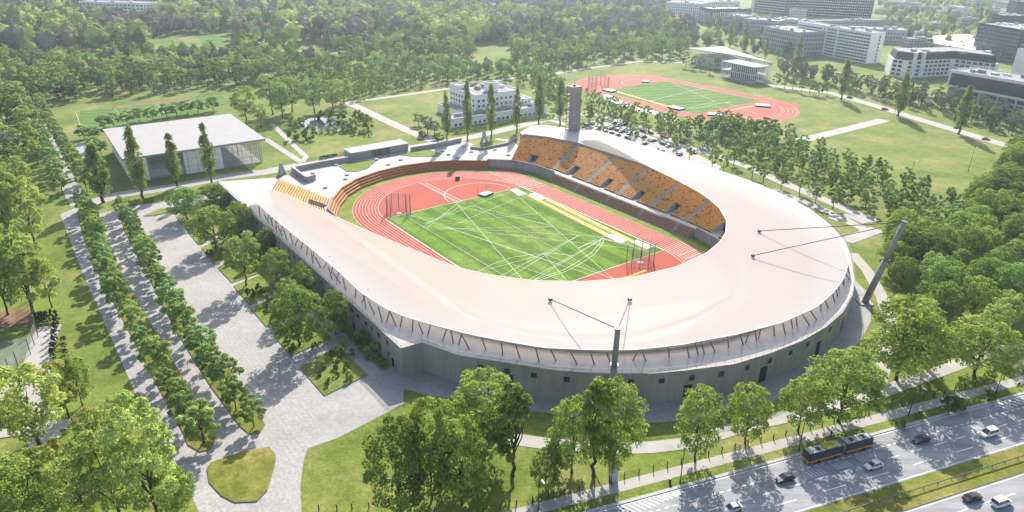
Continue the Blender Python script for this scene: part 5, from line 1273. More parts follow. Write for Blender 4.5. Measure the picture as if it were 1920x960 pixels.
# ------------------------------------------------------------------ street furniture
def lamp(px, py, ty, an, lb, h=None):
    b = G(px, py, .1); H = h or HG(b, ty); o = empty('street_lamp', b, an, lb, 'street lamp', 'street lamps along the road')
    m_ = MB(); m_.tube((0, 0, 0), (0, 0, H), .12, .07, 8); m_.tube((0, 0, 0), (0, 0, 1.0), .17, .17, 8); m_.build('pole', M['darkmetal'], o)
    m_ = MB(); m_.tube((0, 0, H - .05), (1.6, 0, H + .25), .05, .05, 6); m_.build('arm', M['darkmetal'], o)
    m_ = MB(); loft(m_, [[(x, -w_, H + .2 + z), (x, w_, H + .2 + z), (x, w_ * .7, H + .34 + z), (x, -w_ * .7, H + .34 + z)] for x, w_, z in ((1.4, .1, 0), (1.8, .24, .02), (2.3, .2, .06), (2.6, .08, .1))]); m_.build('lamp_head', M['lamp'], o)
lw = ra - math.pi / 2
for i, (x, y, t) in enumerate(((1009, 958, 905), (1146, 908, 845), (1275, 905, 838), (1497, 846, 788), (1703, 780, 727), (1867, 738, 690))):
    lamp(x, y, t, lw, 'dark street lamp with pale head beside the main road, %s from the left' % ordw(i + 1), 9)
for i, (x, y, h) in enumerate(((1706, 337, 9), (1815, 322, 12), (1677, 215, 11), (1592, 80, 14))): lamp(x, y, 0, .5, ['slim lamp post in the young grove by the right lawn', 'lamp post on the right lawn near the big trees', 'lamp post beside a poplar on the side road', 'tall lamp mast in front of the dark tower'][i], h)
# timber posts between lawn and pavement
k = 0; frn = random.Random(4)
for s in [q * 3.55 for q in range(-2, 75)]:
    p = RP(s, tsw0 - .7)
    x, y = PX(p)
    if not (560 < x < 1930 and y < 975): continue
    k += 1; o = empty('fence_post', p, frn.uniform(0, .4), 'brown timber post on the lawn edge by the pavement, %s from the left' % ordw(k), 'post', 'timber posts along the pavement')
    m_ = MB(); m_.tube((0, 0, -.1), (0, 0, 1.45), .14, .12, 8); m_.build('shaft', M['bark'], o); m_ = MB(); m_.tube((0, 0, 1.45), (0, 0, 1.55), .15, .10, 8); m_.build('cap', M['darkmetal'], o)
for i, (x, y) in enumerate(((598, 957), (632, 957), (660, 955), (692, 953))):
    o = empty('fence_post', G(x, y), 0, 'brown timber post at the bottom lawn edge, %s from the left' % ordw(i + 1), 'post', 'timber posts at the bottom lawn edge'); m_ = MB(); m_.tube((0, 0, -.1), (0, 0, 1.5), .14, .12, 8); m_.build('shaft', M['bark'], o); m_ = MB(); m_.tube((0, 0, 1.5), (0, 0, 1.6), .15, .10, 8); m_.build('cap', M['darkmetal'], o)
# guard rail in the median
o = empty('guard_rail', RP(110, (tni + tso) / 2), 0, 'low grey guard rail along the grass median', 'guard rail'); O_ = o.location.copy(); mr = (tni + tso) / 2
m_ = MB(); m_.bar(RP(20, mr, .75) - O_, RP(330, mr, .75) - O_, .06, .28); m_.build('rail', M['steel'], o)
for q in range(0, 78): m_ = MB(); m_.cbox(RP(20 + q * 4, mr) - O_, .12, .12, .95); m_.build('post', M['steel'], o)
# service cabinet, bin, pedestrians' bench
o = empty('service_cabinet', G(1151, 901), ra, 'white service cabinet on the lawn behind the pavement', 'cabinet'); m_ = MB(); m_.cbox((0, 0, 0), 1.5, .9, 2.3); m_.build('cabinet_body', M['white'], o); m_ = MB(); m_.cbox((0, 0, 2.3), 1.7, 1.1, .12); m_.build('lid', M['kerb'], o); m_ = MB(); m_.box((-.6, -.47, .2), (1.2, 0, 0), (0, .03, 0), (0, 0, 1.9)); m_.build('door', M['kerb'], o)
o = empty('litter_bin', G(1256, 905, .1), 0, 'small dark litter bin at the pavement edge', 'bin'); m_ = MB(); m_.tube((0, 0, 0), (0, 0, 1.0), .26, .32, 12); m_.build('bin_body', M['darkmetal'], o); m_ = MB(); m_.tube((0, 0, 1.0), (0, 0, 1.1), .34, .2, 12); m_.build('lid', M['steel'], o)
# round seats on the terrace
sp = [(587, 325), (630, 310), (651, 328), (648, 336), (610, 352), (706, 300), (728, 309), (752, 300), (841, 290), (830, 284), (858, 296), (884, 285), (928, 281), (953, 291), (870, 275), (728, 293)]
for i, (x, y) in enumerate(sorted(sp)):
    o = empty('round_seat', G(x, y, .08), 0, 'round concrete seat on the white terrace, %s from the left' % ordw(i + 1), 'seat', 'round seats on the terrace'); m_ = MB(); m_.tube((0, 0, 0), (0, 0, .45), .85, .95, 20); m_.build('base', M['concrete'], o); m_ = MB(); m_.tube((0, 0, .45), (0, 0, .62), 1.1, 1.1, 20); m_.build('seat', M['grey'], o)
for q, lb in (([(636, 312), (652, 305), (690, 301), (705, 303), (690, 316), (670, 322), (650, 322)], 'grass island on the terrace left of the kiosk posters'), ([(750, 291), (765, 285), (800, 281), (828, 288), (820, 294), (775, 294)], 'grass island on the terrace right of the kiosk')):
    q = GP(q, .08); sheet('terrace_lawn', q, .35, M['lawn'], .28, side=M['kerb'])
sheet('lane_lawn', GP([(880, 274), (930, 262), (955, 266), (925, 276), (895, 280)], .0), .10, M['lawn'], .08, side=M['kerb']); sheet('lane_lawn', GP([(950, 252), (965, 245), (990, 242), (985, 250), (962, 256)], .0), .10, M['lawn'], .08, side=M['kerb'])
# sculptures
def sculpture(px, py, h, lb, rz):
    o = empty('sculpture', G(px, py, .08), rz, lb, 'sculpture'); m_ = MB(); m_.cbox((0, 0, 0), 4.5, 2.4, .6); m_.build('base', M['concrete'], o)
    m_ = MB()
    for s in (-1, 1):
        loft(m_, [[(s * x - w_, -w2, z), (s * x + w_, -w2, z), (s * x + w_, w2, z), (s * x - w_, w2, z)] for x, w_, w2, z in ((1.5, .55, .8, .6), (1.1, .5, .7, h * .3), (.6, .45, .6, h * .6), (.25, .4, .55, h * .85), (.2, .3, .4, h))])
    m_.box((-.9, -.45, h * .42), (1.8, 0, 0), (0, .9, 0), (0, 0, .7)); m_.build('figure', M['kerb'], o)
sculpture(908, 268, 7, 'tall pale stone A shaped monument near the poplars', .3); sculpture(529, 328, 6, 'grey split arch monument by the lane at the hall', 1.0)
# hammer cages, landing mats, training gear
def cage(p, an, lb, n=9, h=7.5, r=5.2, fn=None):
    o = empty('throwing_cage', p, an, lb, 'throwing cage', 'throwing cages'); q = []
    for k in range(n):
        t = math.radians(40 + 280 * k / (n - 1)); q.append(Vector((r * math.cos(t), r * math.sin(t), 0)))
    for a in q: m_ = MB(); m_.tube(a, a + Vector((0, 0, h)), .13, .11, 6); m_.build('post', M['darkmetal'], o)
    m_ = MB()
    for a, b in zip(q, q[1:]): m_.quad(a, b, b + Vector((0, 0, h - .2)), a + Vector((0, 0, h - .2)))
    m_.build('net', M['net'], o); m_ = MB(); m_.tube((0, 0, .0), (0, 0, .13), 1.2, 1.2, 20); m_.build('throwing_circle', M['kerb'], o)
cage(G(748, 400, ZF), PH - .5, 'hammer cage of dark posts at the far left corner of the infield'); cage(G(1200, 492, ZF), PH + math.pi + .4, 'hammer cage of dark posts at the near right corner of the infield')
cage(G(1122, 163), PH2 - .3, 'pale throwing cage on the red curve of the training field', 12, 8, 8)
def mat(p, an, L_, W, lb, h=.8, posts=True):
    o = empty('landing_mat', p, an, lb, 'landing mat', 'landing mats'); m_ = MB(); m_.cbox((0, 0, 0), L_, W, h); m_.build('base', M['mat'], o); m_ = MB(); m_.cbox((0, 0, h), L_ - .3, W - .3, .1); m_.build('top_cover', M['mattop'], o)
    if posts:
        for s in (-1, 1): m_ = MB(); m_.tube((s * L_ * .48, -W / 2 - .5, 0), (s * L_ * .48, -W / 2 - .5, 4.2), .07, .07, 6); m_.build('upright', M['darkmetal'], o)
mat(G(911, 365.5, ZF), PH - 1.35, 6, 4, 'blue high jump mat on the stadium infield edge')
for x, y, L_, W, an, lb in ((1143, 171, 9, 6, 0, 'blue landing mat at the left corner of the training field'), (1268, 204, 10, 6, 0, 'blue landing mat at the near side of the training field'), (1341, 216, 10, 7, .6, 'blue landing mat on the near red end of the training field'), (1430, 199, 10, 7, .6, 'blue landing mat on the right red end of the training field'), (1210, 154, 6, 4, .6, 'small blue landing mat at the far end of the training field')):
    mat(G(x, y, .05), PH2 + an, L_, W, lb, .9)
o = empty('starting_box', G(858, 337, ZF), .6, 'small dark equipment trolley on the red track curve', 'trolley'); m_ = MB(); m_.cbox((0, 0, .25), 1.8, 1.4, 1.3); m_.build('box_body', M['darkmetal'], o); m_ = MB(); m_.cbox((0, 0, 1.56), 1.5, 1.2, .3); m_.build('lid', M['black'], o)
for x in (-.6, .6):
    m_ = MB(); m_.tube((x, -.75, .25), (x, .75, .25), .25, .25, 10); m_.build('wheel', M['rubber'], o)
# fence of the lower left sports court
o = empty('court_fence', G(66, 632), 0, 'tall mesh fence on thin posts round the lower left sports court', 'fence'); O_ = o.location.copy()
fp_ = [G(60, 560), G(72, 632), G(58, 665), G(35, 690), G(5, 718), G(-20, 740)]; g_ = MB(); i = 0
for a, b in zip(fp_, fp_[1:]):
    n = max(1, int((b - a).length / 3.4))
    for j in range(n): p = a.lerp(b, j / n) - O_; m_ = MB(); m_.tube(p, p + Vector((0, 0, 5)), .1, .1, 6); m_.build('post', M['darkmetal'], o)
    g_.quad(a - O_, b - O_, b - O_ + Vector((0, 0, 4.9)), a - O_ + Vector((0, 0, 4.9)))
g_.build('mesh_panel', M['net'], o)
# clipped hedges
def hedge(px, w_, h, lb, m='lf_conifer'):
    rnd = random.Random(len(px) + int(px[0][0])); p = GP(px); vs, fs, tn = [], [], []
    for a, b in zip(p, p[1:]):
        d = b - a; n = Vector((-d.y, d.x, 0)).normalized()
        for _ in range(int(d.length * (w_ + 2 * h) * 9)):
            t = rnd.random(); q = rnd.uniform(0, w_ + 2 * h)
            if q < h: c = n * -w_ / 2 + Vector((0, 0, q))
            elif q < h + w_: c = n * (q - h - w_ / 2) + Vector((0, 0, h))
            else: c = n * w_ / 2 + Vector((0, 0, q - h - w_))
            c = a + d * t + c + Vector((rnd.gauss(0, .12), rnd.gauss(0, .12), rnd.gauss(0, .12)))
            x = Vector((rnd.gauss(0, 1), rnd.gauss(0, 1), rnd.gauss(0, 1))).normalized() * .28; y = x.orthogonal().normalized() * .24
            k = len(vs); vs += [tuple(c - x - p[0]), tuple(c + y - p[0]), tuple(c + x - p[0]), tuple(c - y - p[0])]; fs.append((k, k + 1, k + 2, k + 3)); tn.append(rnd.random())
    me = bpy.data.meshes.new('hedge'); me.from_pydata(vs, [], fs); at = me.attributes.new('tint', 'FLOAT', 'FACE'); at.data.foreach_set('value', tn); me.materials.append(M[m])
    o = bpy.data.objects.new('hedge', me); COL.objects.link(o); o.location = p[0]; tag(o, lb, 'hedge')
hedge([(850, 252), (905, 243), (960, 230), (1040, 222)], 1.6, 2.0, 'long clipped hedge in front of the white clinic', 'lf_dark')
hedge([(600, 299), (632, 293)], 1.4, 1.3, 'dark clipped hedge on the lawn left of the kiosk'); hedge([(636, 292), (655, 289)], 1.4, 1.5, 'short green hedge joining the dark hedge by the kiosk', 'lf_fresh'); hedge([(668, 288), (760, 271)], 1.6, 1.2, 'loose hedge along the kiosk roof', 'lf_fresh')
hedge([(242, 384), (290, 376)], 2, 1.4, 'clipped hedge under the leftmost hall poplar', 'lf_dark'); hedge([(305, 373), (325, 368)], 2, 1.3, 'clipped hedge under the middle hall poplar', 'lf_dark'); hedge([(372, 360), (408, 352)], 2, 1.3, 'clipped hedge near the stadium deck corner', 'lf_dark')

# ------------------------------------------------------------------ people, far off and small
def person(px, py, an, col, lb, z=.1):
    o = empty('person', G(px, py, z), an, lb, 'person', 'people on foot'); o.rotation_euler = (0, 0, an)
    J = [(0, 0, .95, .15), (0, 0, 1.2, .16), (0, 0, 1.42, .17), (0, 0, 1.54, .06), (.02, 0, 1.66, .10), (.02, 0, 1.76, .07), (0, .09, .88, .10), (.10, .10, .50, .065), (.04, .10, .08, .05), (.16, .10, .04, .04), (0, -.09, .88, .10), (-.02, -.10, .48, .065), (-.16, -.10, .10, .05), (-.05, -.10, .04, .04), (0, .20, 1.40, .065), (-.05, .25, 1.12, .048), (.08, .25, .90, .04), (0, -.20, 1.40, .065), (.05, -.25, 1.12, .048), (.16, -.25, .92, .04)]
    E_ = [(0, 1), (1, 2), (2, 3), (3, 4), (4, 5), (0, 6), (6, 7), (7, 8), (8, 9), (0, 10), (10, 11), (11, 12), (12, 13), (2, 14), (14, 15), (15, 16), (2, 17), (17, 18), (18, 19)]
    me = bpy.data.meshes.new('body'); me.from_pydata([j[:3] for j in J], E_, []); b = bpy.data.objects.new('body', me); COL.objects.link(b); b.parent = o
    bm = bmesh.new(); bm.from_mesh(me); sk = bm.verts.layers.skin.verify(); bm.verts.ensure_lookup_table()
    for v, j in zip(bm.verts, J): v[sk].radius = (j[3], j[3])
    bm.verts[0][sk].use_root = True; bm.to_mesh(me); bm.free()
    md = b.modifiers.new('skin', 'SKIN'); md.use_smooth_shade = True; b.modifiers.new('sub', 'SUBSURF').render_levels = 1
    me.materials.append(surf('clothing', col, .8, .1, 3.0))
    h = MB(); h.tube((-.01, 0, 1.70), (-.01, 0, 1.80), .105, .07, 10); h.build('hair', M['bark'], o)
person(1557, 819, .5, (.05, .06, .10), 'person in dark clothes walking on the pavement behind the bus'); person(1908, 727, .5, (.12, .05, .05), 'person in dark red on the pavement at the right edge', .1)
person(556, 333, 1.0, (.05, .05, .06), 'person in black by the concrete wall of the terrace', .1); person(562, 336, 2.0, (.30, .30, .32), 'person in grey standing next to the one in black on the terrace', .1); person(1072, 929, .4, (.55, .55, .52), 'person in white on the pavement near the crooked tree', .1)
from mathutils import noise as mnoise
# ------------------------------------------------------------------ trees of the avenues
def row_px(key, line, n, hs, what, group, ext=None):
    p = resample(GP(line), n)
    for i, q in enumerate(p[::-1]):
        q = q + Vector((trnd.uniform(-.7, .7), trnd.uniform(-.7, .7), 0))
        plant(key, q, trnd.uniform(*hs), None, '%s, %s from the near end' % (what, ordw(i + 1)), 'tree', group, 'avenue_tree')
row_px('avenue', [(160, 398), (190, 470), (217, 562), (272, 660), (322, 745), (380, 834)], 22, (8.2, 12.6), 'avenue tree on the left strip of the big forecourt', 'left strip avenue trees')
row_px('avenue', [(232, 410), (262, 458), (290, 525), (318, 575), (354, 640), (400, 708), (450, 775), (472, 800)], 21, (8.0, 12.2), 'avenue tree on the right strip of the big forecourt', 'right strip avenue trees')
row_px('avenue', [(62, 222), (75, 255), (92, 300), (114, 362)], 15, (10, 12.5), 'avenue tree left of the narrow avenue path', 'avenue trees left of the path')
row_px('avenue', [(78, 208), (104, 255), (132, 305), (163, 360)], 15, (10, 12), 'avenue tree right of the narrow avenue path', 'avenue trees right of the path')
# poplars
for i, (x, y, t, w_) in enumerate(((268, 373, 237, 42), (333, 350, 250, 34), (398, 349, 231, 34))): plant_px('poplar', x, y, t, w_, ['leftmost', 'middle', 'rightmost'][i] + ' of the three poplars in front of the glazed hall', 'poplars by the hall', 'poplar_tree')
plant_px('poplar', 194, 380, 270, 46, 'dark poplar left of the glazed hall corner', 'poplars by the hall', 'poplar_tree')
pl = ((838, 265, 173, 24), (877, 264, 151, 27), (921, 260, 158, 26), (969, 249, 160, 23), (1010, 234, 138, 26), (1050, 234, 149, 25))
for i, (x, y, t, w_) in enumerate(pl): plant_px('poplar', x, y, t, w_, 'slim poplar of the row between clinic and stadium, %s from the left' % ordw(i + 1), 'poplars by the clinic', 'poplar_tree')
for i, (x, y, t, w_) in enumerate(((1367, 92, 35, 13), (1394, 104, 42, 16), (1434, 112, 68, 13), (1492, 135, 70, 20), (1577, 187, 112, 24), (1683, 218, 137, 30), (1797, 251, 160, 30))): plant_px('poplar', x, y, t, w_, 'tall poplar between training field and city, %s from the left' % ordw(i + 1), 'poplars by the side road', 'poplar_tree')
# big trees in the gardens along the stadium wall
for k, x, y, t, w_, lb in (('big_fresh', 352, 412, 352, 66, 'bright round tree at the top of the garden beds'), ('big_fresh', 405, 466, 389, 78, 'spreading fresh green tree in the second garden bed'), ('big_pale', 462, 536, 441, 72, 'tall airy tree in the third garden bed'), ('big_fresh', 522, 532, 468, 60, 'round tree close to the stadium wall above the long bed'),
        ('big_dark', 570, 565, 495, 52, 'dark tree against the stadium wall below the round one'), ('big_fresh', 563, 648, 540, 100, 'largest tree of the garden beds with yellow green crown'), ('big_dark', 630, 628, 545, 58, 'dark green tree touching the stadium wall near the largest garden tree'),
        ('big_dark', 416, 400, 348, 38, 'dark tree beside the upper stadium wall corner'), ('big_dark', 452, 445, 380, 58, 'dark tree under the upper stadium wall'), ('big_fresh', 402, 372, 345, 50, 'low broad tree by the deck corner'), ('big_dark', 504, 478, 428, 42, 'small dark tree under the stadium wall next to the airy tree'), ('big_fresh', 545, 590, 520, 46, 'slim tree behind the largest garden tree')):
    plant_px(k, x, y, t, w_, lb, None, 'garden_tree')
srn = random.Random(8)
bs = [(678, 655, 34), (703, 668, 26), (700, 640, 18), (622, 668, 16), (606, 690, 14), (632, 690, 16), (632, 705, 12), (600, 705, 12), (650, 690, 13), (520, 590, 20), (530, 600, 16), (470, 555, 18), (540, 640, 20), (420, 480, 16), (395, 480, 14), (505, 565, 16), (560, 630, 14), (480, 500, 20), (590, 655, 14), (645, 650, 16), (665, 640, 20), (720, 688, 16), (488, 548, 18), (452, 515, 16), (430, 495, 16), (502, 582, 15), (548, 660, 18), (582, 628, 18), (660, 668, 14), (640, 668, 18), (615, 720, 14), (655, 712, 16), (585, 575, 18), (612, 600, 20), (690, 672, 22), (365, 425, 14), (388, 440, 16)]
for i, (x, y, w_) in enumerate(sorted(bs)): plant_px(srn.choice(['bush', 'bush', 'bush_pale']), x, y, y - w_ * .95, w_, 'garden shrub beside the left stadium wall, %s from the left' % ordw(i + 1), 'garden shrubs', 'shrub', 'shrub')
# front trees
for k, x, y, t, w_, lb in (('big_dark', 752, 958, 785, 125, 'massive dark tree at the bottom left of the front lawn'), ('big_dark', 810, 935, 752, 110, 'dark tree right behind the massive one'), ('big_fresh', 866, 946, 788, 112, 'bright bushy tree at the bottom centre'), ('big_fresh', 905, 862, 700, 150, 'broad bright tree close to the front wall'),
        ('slender', 961, 892, 722, 84, 'slender tree with thin straight trunk on the front lawn'), ('slender', 902, 880, 790, 54, 'small tree in front of the broad bright one'), ('big_dark', 1024, 916, 842, 62, 'small dark tree by the pavement'), ('big_fresh', 1072, 886, 752, 108, 'crooked bright tree over the footpath'), ('slender', 1113, 892, 710, 78, 'tall narrow tree left of the front mast'), ('big_fresh', 1148, 892, 716, 104, 'tall tree in front of the mast'),
        ('big_fresh', 1303, 866, 728, 92, 'round tree left of the pair by the curved wall'), ('big_fresh', 1397, 832, 722, 86, 'round light tree in the middle of the curved wall'), ('big_fresh', 1496, 808, 708, 76, 'round tree behind the bus stop'), ('big_fresh', 1572, 790, 664, 128, 'large spreading tree above the bus'), ('big_fresh', 1680, 712, 565, 132, 'spreading tree where the footpath turns'), ('big_fresh', 1826, 706, 603, 114, 'round tree by the right street lamp'), ('big_fresh', 1715, 690, 590, 90, 'tree right behind the spreading one at the footpath turn')):
    plant_px(k, x, y, t, w_, lb, 'trees on the front lawn', 'lawn_tree')
for i, (x, y, w_) in enumerate(((1688, 800, 18), (1722, 782, 16), (1780, 770, 34), (1855, 748, 22), (1798, 766, 24))): plant_px('bush', x, y, y - w_ * .7, w_, 'clipped shrub on the verge of the main road, %s from the left' % ordw(i + 1), 'verge shrubs', 'shrub', 'shrub')
# bottom left
for k, x, y, t, w_, lb in (('big_pale', 300, 990, 748, 125, 'tall airy tree at the bottom left with visible boughs'), ('big_pale', 232, 985, 790, 110, 'airy tree left of the tallest bottom left tree'), ('big_yellow', 205, 868, 762, 80, 'yellow flowering tree at the lower left'), ('big_pale', 75, 838, 692, 120, 'pale tree over the garden path'), ('big_yellow', 130, 785, 676, 64, 'yellowish leaning tree by the garden path'), ('big_fresh', 155, 760, 668, 52, 'small fresh tree by the copper shrubs'),
        ('big_fresh', 60, 985, 868, 120, 'bushy tree in the bottom left corner'), ('big_pale', 8, 960, 860, 90, 'pale tree cut by the lower left edge'), ('big_yellow', 120, 935, 828, 76, 'yellow tree near the bottom left corner'), ('big_pale', 170, 985, 850, 90, 'grey green tree between the two yellow ones'), ('big_fresh', 335, 965, 880, 70, 'fresh low tree beside the grass island')):
    plant_px(k, x, y, t, w_, lb, None, 'foreground_tree')
for k, x, y, t, w_, lb in (('big_pale', 67, 466, 335, 70, 'tall leaning tree at the left edge of the meadow'), ('big_pale', 25, 470, 320, 70, 'tall pale tree cut by the left edge'), ('big_pale', 98, 576, 490, 50, 'thin leaning tree above the cypress hedge'), ('big_pale', 62, 586, 450, 90, 'large airy tree above the sports court'), ('big_fresh', 15, 590, 440, 80, 'tree at the left edge above the court'), ('big_pale', 40, 400, 300, 60, 'pale tree behind the leaning meadow tree'), ('big_fresh', 5, 410, 310, 60, 'green tree at the left edge above the meadow')):
    plant_px(k, x, y, t, w_, lb, 'trees at the left edge', 'meadow_tree')
cy = [(72, 608), (78, 607), (84, 606), (90, 605), (100, 604), (108, 604), (107, 616), (106, 628), (104, 640), (103, 652), (101, 664), (100, 674)]
for i, (x, y) in enumerate(cy): plant_px('conifer', x, y, y - 24, 11, 'narrow dark cypress beside the pale garden path, %s from the top' % ordw(i + 1), 'cypresses by the garden path', 'cypress_tree', 'cypress')
for i, (x, y) in enumerate(((119, 640), (121, 652), (123, 664), (125, 675))): plant_px('copper', x, y, y - 9, 10, 'copper leaved shrub on the meadow edge, %s from the top' % ordw(i + 1), 'copper shrubs', 'shrub', 'shrub')
plant_px('copper', 121, 186, 163, 34, 'dark copper tree at the edge of the parkland', None, 'copper_tree')
# pond surroundings and lawn trees
for i, (x, y, t, w_) in enumerate(((462, 232, 164, 52), (530, 222, 158, 44), (512, 215, 140, 56), (548, 210, 142, 50), (590, 212, 145, 52), (625, 205, 150, 44), (490, 240, 195, 30), (645, 195, 148, 40))): plant_px('big_pale', x, y, t, w_, 'airy tree between hall and pond, %s' % ['second from the left', 'fourth from the left', 'leaning right of the first', 'tall one mid group', 'nearest the pond left bank', 'behind the pond', 'smallest by the hall', 'farthest right by the lane'][i], 'trees by the pond', 'pond_tree')
for i, (x, y, w_, k) in enumerate(((551, 262, 26, 'bush'), (580, 262, 28, 'bush'), (548, 240, 22, 'bush_pale'), (565, 236, 18, 'bush_pale'), (603, 250, 10, 'bush_pale'), (615, 250, 11, 'bush_pale'), (628, 249, 14, 'bush_pale'), (648, 245, 20, 'bush_pale'), (662, 243, 24, 'bush_pale'), (663, 253, 11, 'bush'), (676, 252, 10, 'bush_pale'), (684, 256, 8, 'bush'), (694, 256, 9, 'bush'), (690, 243, 26, 'bush'), (640, 226, 24, 'bush'), (672, 226, 22, 'bush'), (600, 222, 18, 'bush'), (622, 222, 18, 'bush'), (683, 230, 22, 'bush'), (645, 251, 7, 'bush'))):
    plant_px(k, x, y, y - w_ * .9, w_, 'shrub on the bank of the pond, number %d by position clockwise' % (i + 1) if False else 'rounded shrub around the pond, %s' % (ordw(i + 1) + ' along the bank'), 'pond shrubs', 'shrub', 'shrub')
for i, (x, y, t, w_, k) in enumerate(((802, 250, 218, 30, 'bare'), (785, 235, 212, 26, 'park_pale'), (815, 252, 228, 26, 'bare'), (822, 262, 250, 24, 'bush'), (792, 258, 246, 20, 'bush'))): plant_px(k, x, y, t, w_, ['grey leafless tree left of the first clinic poplar', 'pale tree at the left end of the clinic', 'bare twiggy tree by the clinic corner', 'low shrub at the lane corner', 'shrub under the bare tree at the clinic'][i], None, 'clinic_tree')
hl = [(176, 262), (196, 240), (214, 236), (240, 232), (262, 226), (288, 224), (313, 218), (332, 216), (352, 212), (372, 210), (400, 206), (158, 258), (178, 280), (190, 288)]
for i, (x, y) in enumerate(sorted(hl)): plant_px('avenue', x, y + 2, y - 24, 26, 'round tree along the far side of the glazed hall, %s from the left' % ordw(i + 1), 'trees behind the hall', 'hall_tree')
# scattered young groves
def poly(px): return [(p.x, p.y) for p in GP(px)]
Nt = 0
SAP = [('sapling', 3), ('sapling_fresh', 2)]
Nt += zone(poly([(1090, 250), (1105, 220), (1160, 226), (1250, 258), (1390, 315), (1350, 325), (1230, 292)]), 13, .3, 1, SAP, (8.5, 11), 'young tree', 'in the car park strip', 'car park trees', 'young_tree')
Nt -= 0
_k = KEEP[:]
cpk = poly([(1092, 236), (1115, 226), (1160, 234), (1285, 278), (1352, 312), (1340, 330), (1240, 298), (1130, 258)])
for i, (x, y) in enumerate(((1126, 246), (1150, 232), (1175, 240), (1190, 268), (1186, 252), (1210, 256), (1237, 256), (1262, 288), (1292, 300), (1252, 262), (1335, 316), (1356, 324), (1310, 272), (1268, 276), (1105, 232), (1090, 262))): plant_px(srn.choice(['sapling', 'sapling_fresh']), x, y, y - srn.uniform(30, 36), 19, 'young tree among parked cars, %s' % (ordw(sorted([q[0] for q in ((1126, 246), (1150, 232), (1175, 240), (1190, 268), (1186, 252), (1210, 256), (1237, 256), (1262, 288), (1292, 300), (1252, 262), (1335, 316), (1356, 324), (1310, 272), (1268, 276), (1105, 232), (1090, 262))]).index(x) + 1) + ' from the left'), 'trees among parked cars', 'young_tree')
Nt += zone(poly([(1380, 318), (1480, 352), (1560, 388), (1620, 420), (1600, 432), (1560, 405), (1470, 372), (1400, 345)]), 8.5, .22, 2, SAP, (9, 11.5), 'young tree', 'between the stadium and the grove lane', 'lane trees', 'young_tree')
Nt += zone(poly([(1090, 185), (1130, 182), (1180, 205), (1250, 232), (1330, 252), (1420, 285), (1470, 318), (1460, 338), (1390, 312), (1290, 270), (1200, 240), (1110, 212)]), 9.4, .25, 3, SAP, (8.5, 11.5), 'young tree', 'between car park and training field', 'trees by the training field', 'young_tree', limit=90)
Nt += zone(poly([(1340, 250), (1430, 245), (1480, 262), (1510, 285), (1600, 312), (1660, 340), (1740, 368), (1800, 395), (1790, 440), (1700, 430), (1640, 410), (1560, 376), (1470, 335), (1420, 290)]), 9.0, .25, 4, SAP, (8.5, 11), 'young tree', 'in the grove right of the stadium', 'young grove', 'young_tree', limit=130)
Nt += zone(poly([(1300, 245), (1420, 232), (1500, 225), (1640, 205), (1655, 214), (1560, 236), (1480, 255), (1400, 268), (1330, 262)]), 8.6, .18, 5, SAP, (9.5, 12), 'young tree', 'in the rows leading to the side road', 'young tree rows', 'young_tree', limit=70)
for i, (x, y) in enumerate(((1455, 163), (1470, 167), (1486, 168), (1502, 174), (1518, 176), (1526, 179), (1535, 180), (1550, 178), (1285, 127), (1300, 130), (1314, 131), (1330, 138), (1342, 132))): plant_px('sapling_fresh', x, y, y - 26, 15, 'young tree by the pavilion, %s' % ordw(i + 1), 'pavilion trees', 'young_tree')
Nt += zone(poly([(640, 195), (655, 150), (700, 118), (790, 118), (900, 124), (1000, 128), (1035, 148), (1060, 180), (1085, 205), (1060, 215), (1030, 195), (995, 165), (930, 150), (845, 158), (740, 172)]), 9.5, .25, 6, SAP + [('park', 1)], (8.5, 12), 'young tree', 'in the grove behind the white clinic', 'clinic grove', 'grove_tree', limit=90)
# mature groves and parkland
BIG = [('big_fresh', 3), ('big_dark', 2), ('big_pale', 1)]
Nt += zone(poly([(1640, 455), (1690, 440), (1760, 455), (1860, 430), (1935, 390), (1935, 700), (1860, 660), (1790, 640), (1740, 600), (1740, 560), (1700, 520)]), 12.2, .32, 7, BIG, (11, 17), 'broad tree', 'in the dense wood at the right edge', 'right wood', 'wood_tree')
Nt += zone(poly([(1660, 470), (1700, 450), (1720, 500), (1690, 540), (1650, 520)]), 9, .25, 17, BIG, (10, 14), 'broad tree', 'behind the leaning right mast', 'trees behind the mast', 'wood_tree')
Nt += zone(poly([(1850, 345), (1890, 300), (1940, 290), (1940, 395), (1860, 430), (1800, 430)]), 10, .28, 8, BIG, (12, 17), 'broad tree', 'at the right end of the lawn', 'lawn end wood', 'wood_tree')
PK = [('park', 4), ('park_pale', 3), ('park_dark', 1.5), ('bare', 1)]
zs = [([(-10, 195), (0, 110), (80, 118), (160, 112), (165, 150), (150, 190), (60, 192)], 11.5, 9, 'at the left end of the parkland', 'left parkland'),
      ([(165, 112), (330, 100), (420, 100), (430, 165), (300, 178), (200, 185), (160, 160)], 11.5, 10, 'behind the park football pitch', 'parkland behind the pitch'),
      ([(425, 100), (560, 104), (640, 108), (650, 150), (640, 190), (560, 176), (470, 170), (430, 165)], 11.5, 11, 'behind the pond', 'parkland behind the pond'),
      ([(640, 108), (690, 85), (780, 75), (870, 85), (910, 100), (905, 120), (790, 116), (700, 115), (655, 140)], 12, 12, 'behind the clinic grove', 'parkland behind the grove'),
      ([(955, 120), (950, 90), (1050, 80), (1200, 75), (1290, 85), (1290, 112), (1180, 115), (1080, 128), (1000, 132)], 12, 13, 'beyond the training field', 'parkland by the training field'),
      ([(-10, 330), (-10, 200), (50, 200), (62, 240), (80, 300), (60, 345)], 10.5, 14, 'along the left edge above the meadow', 'left edge parkland')]
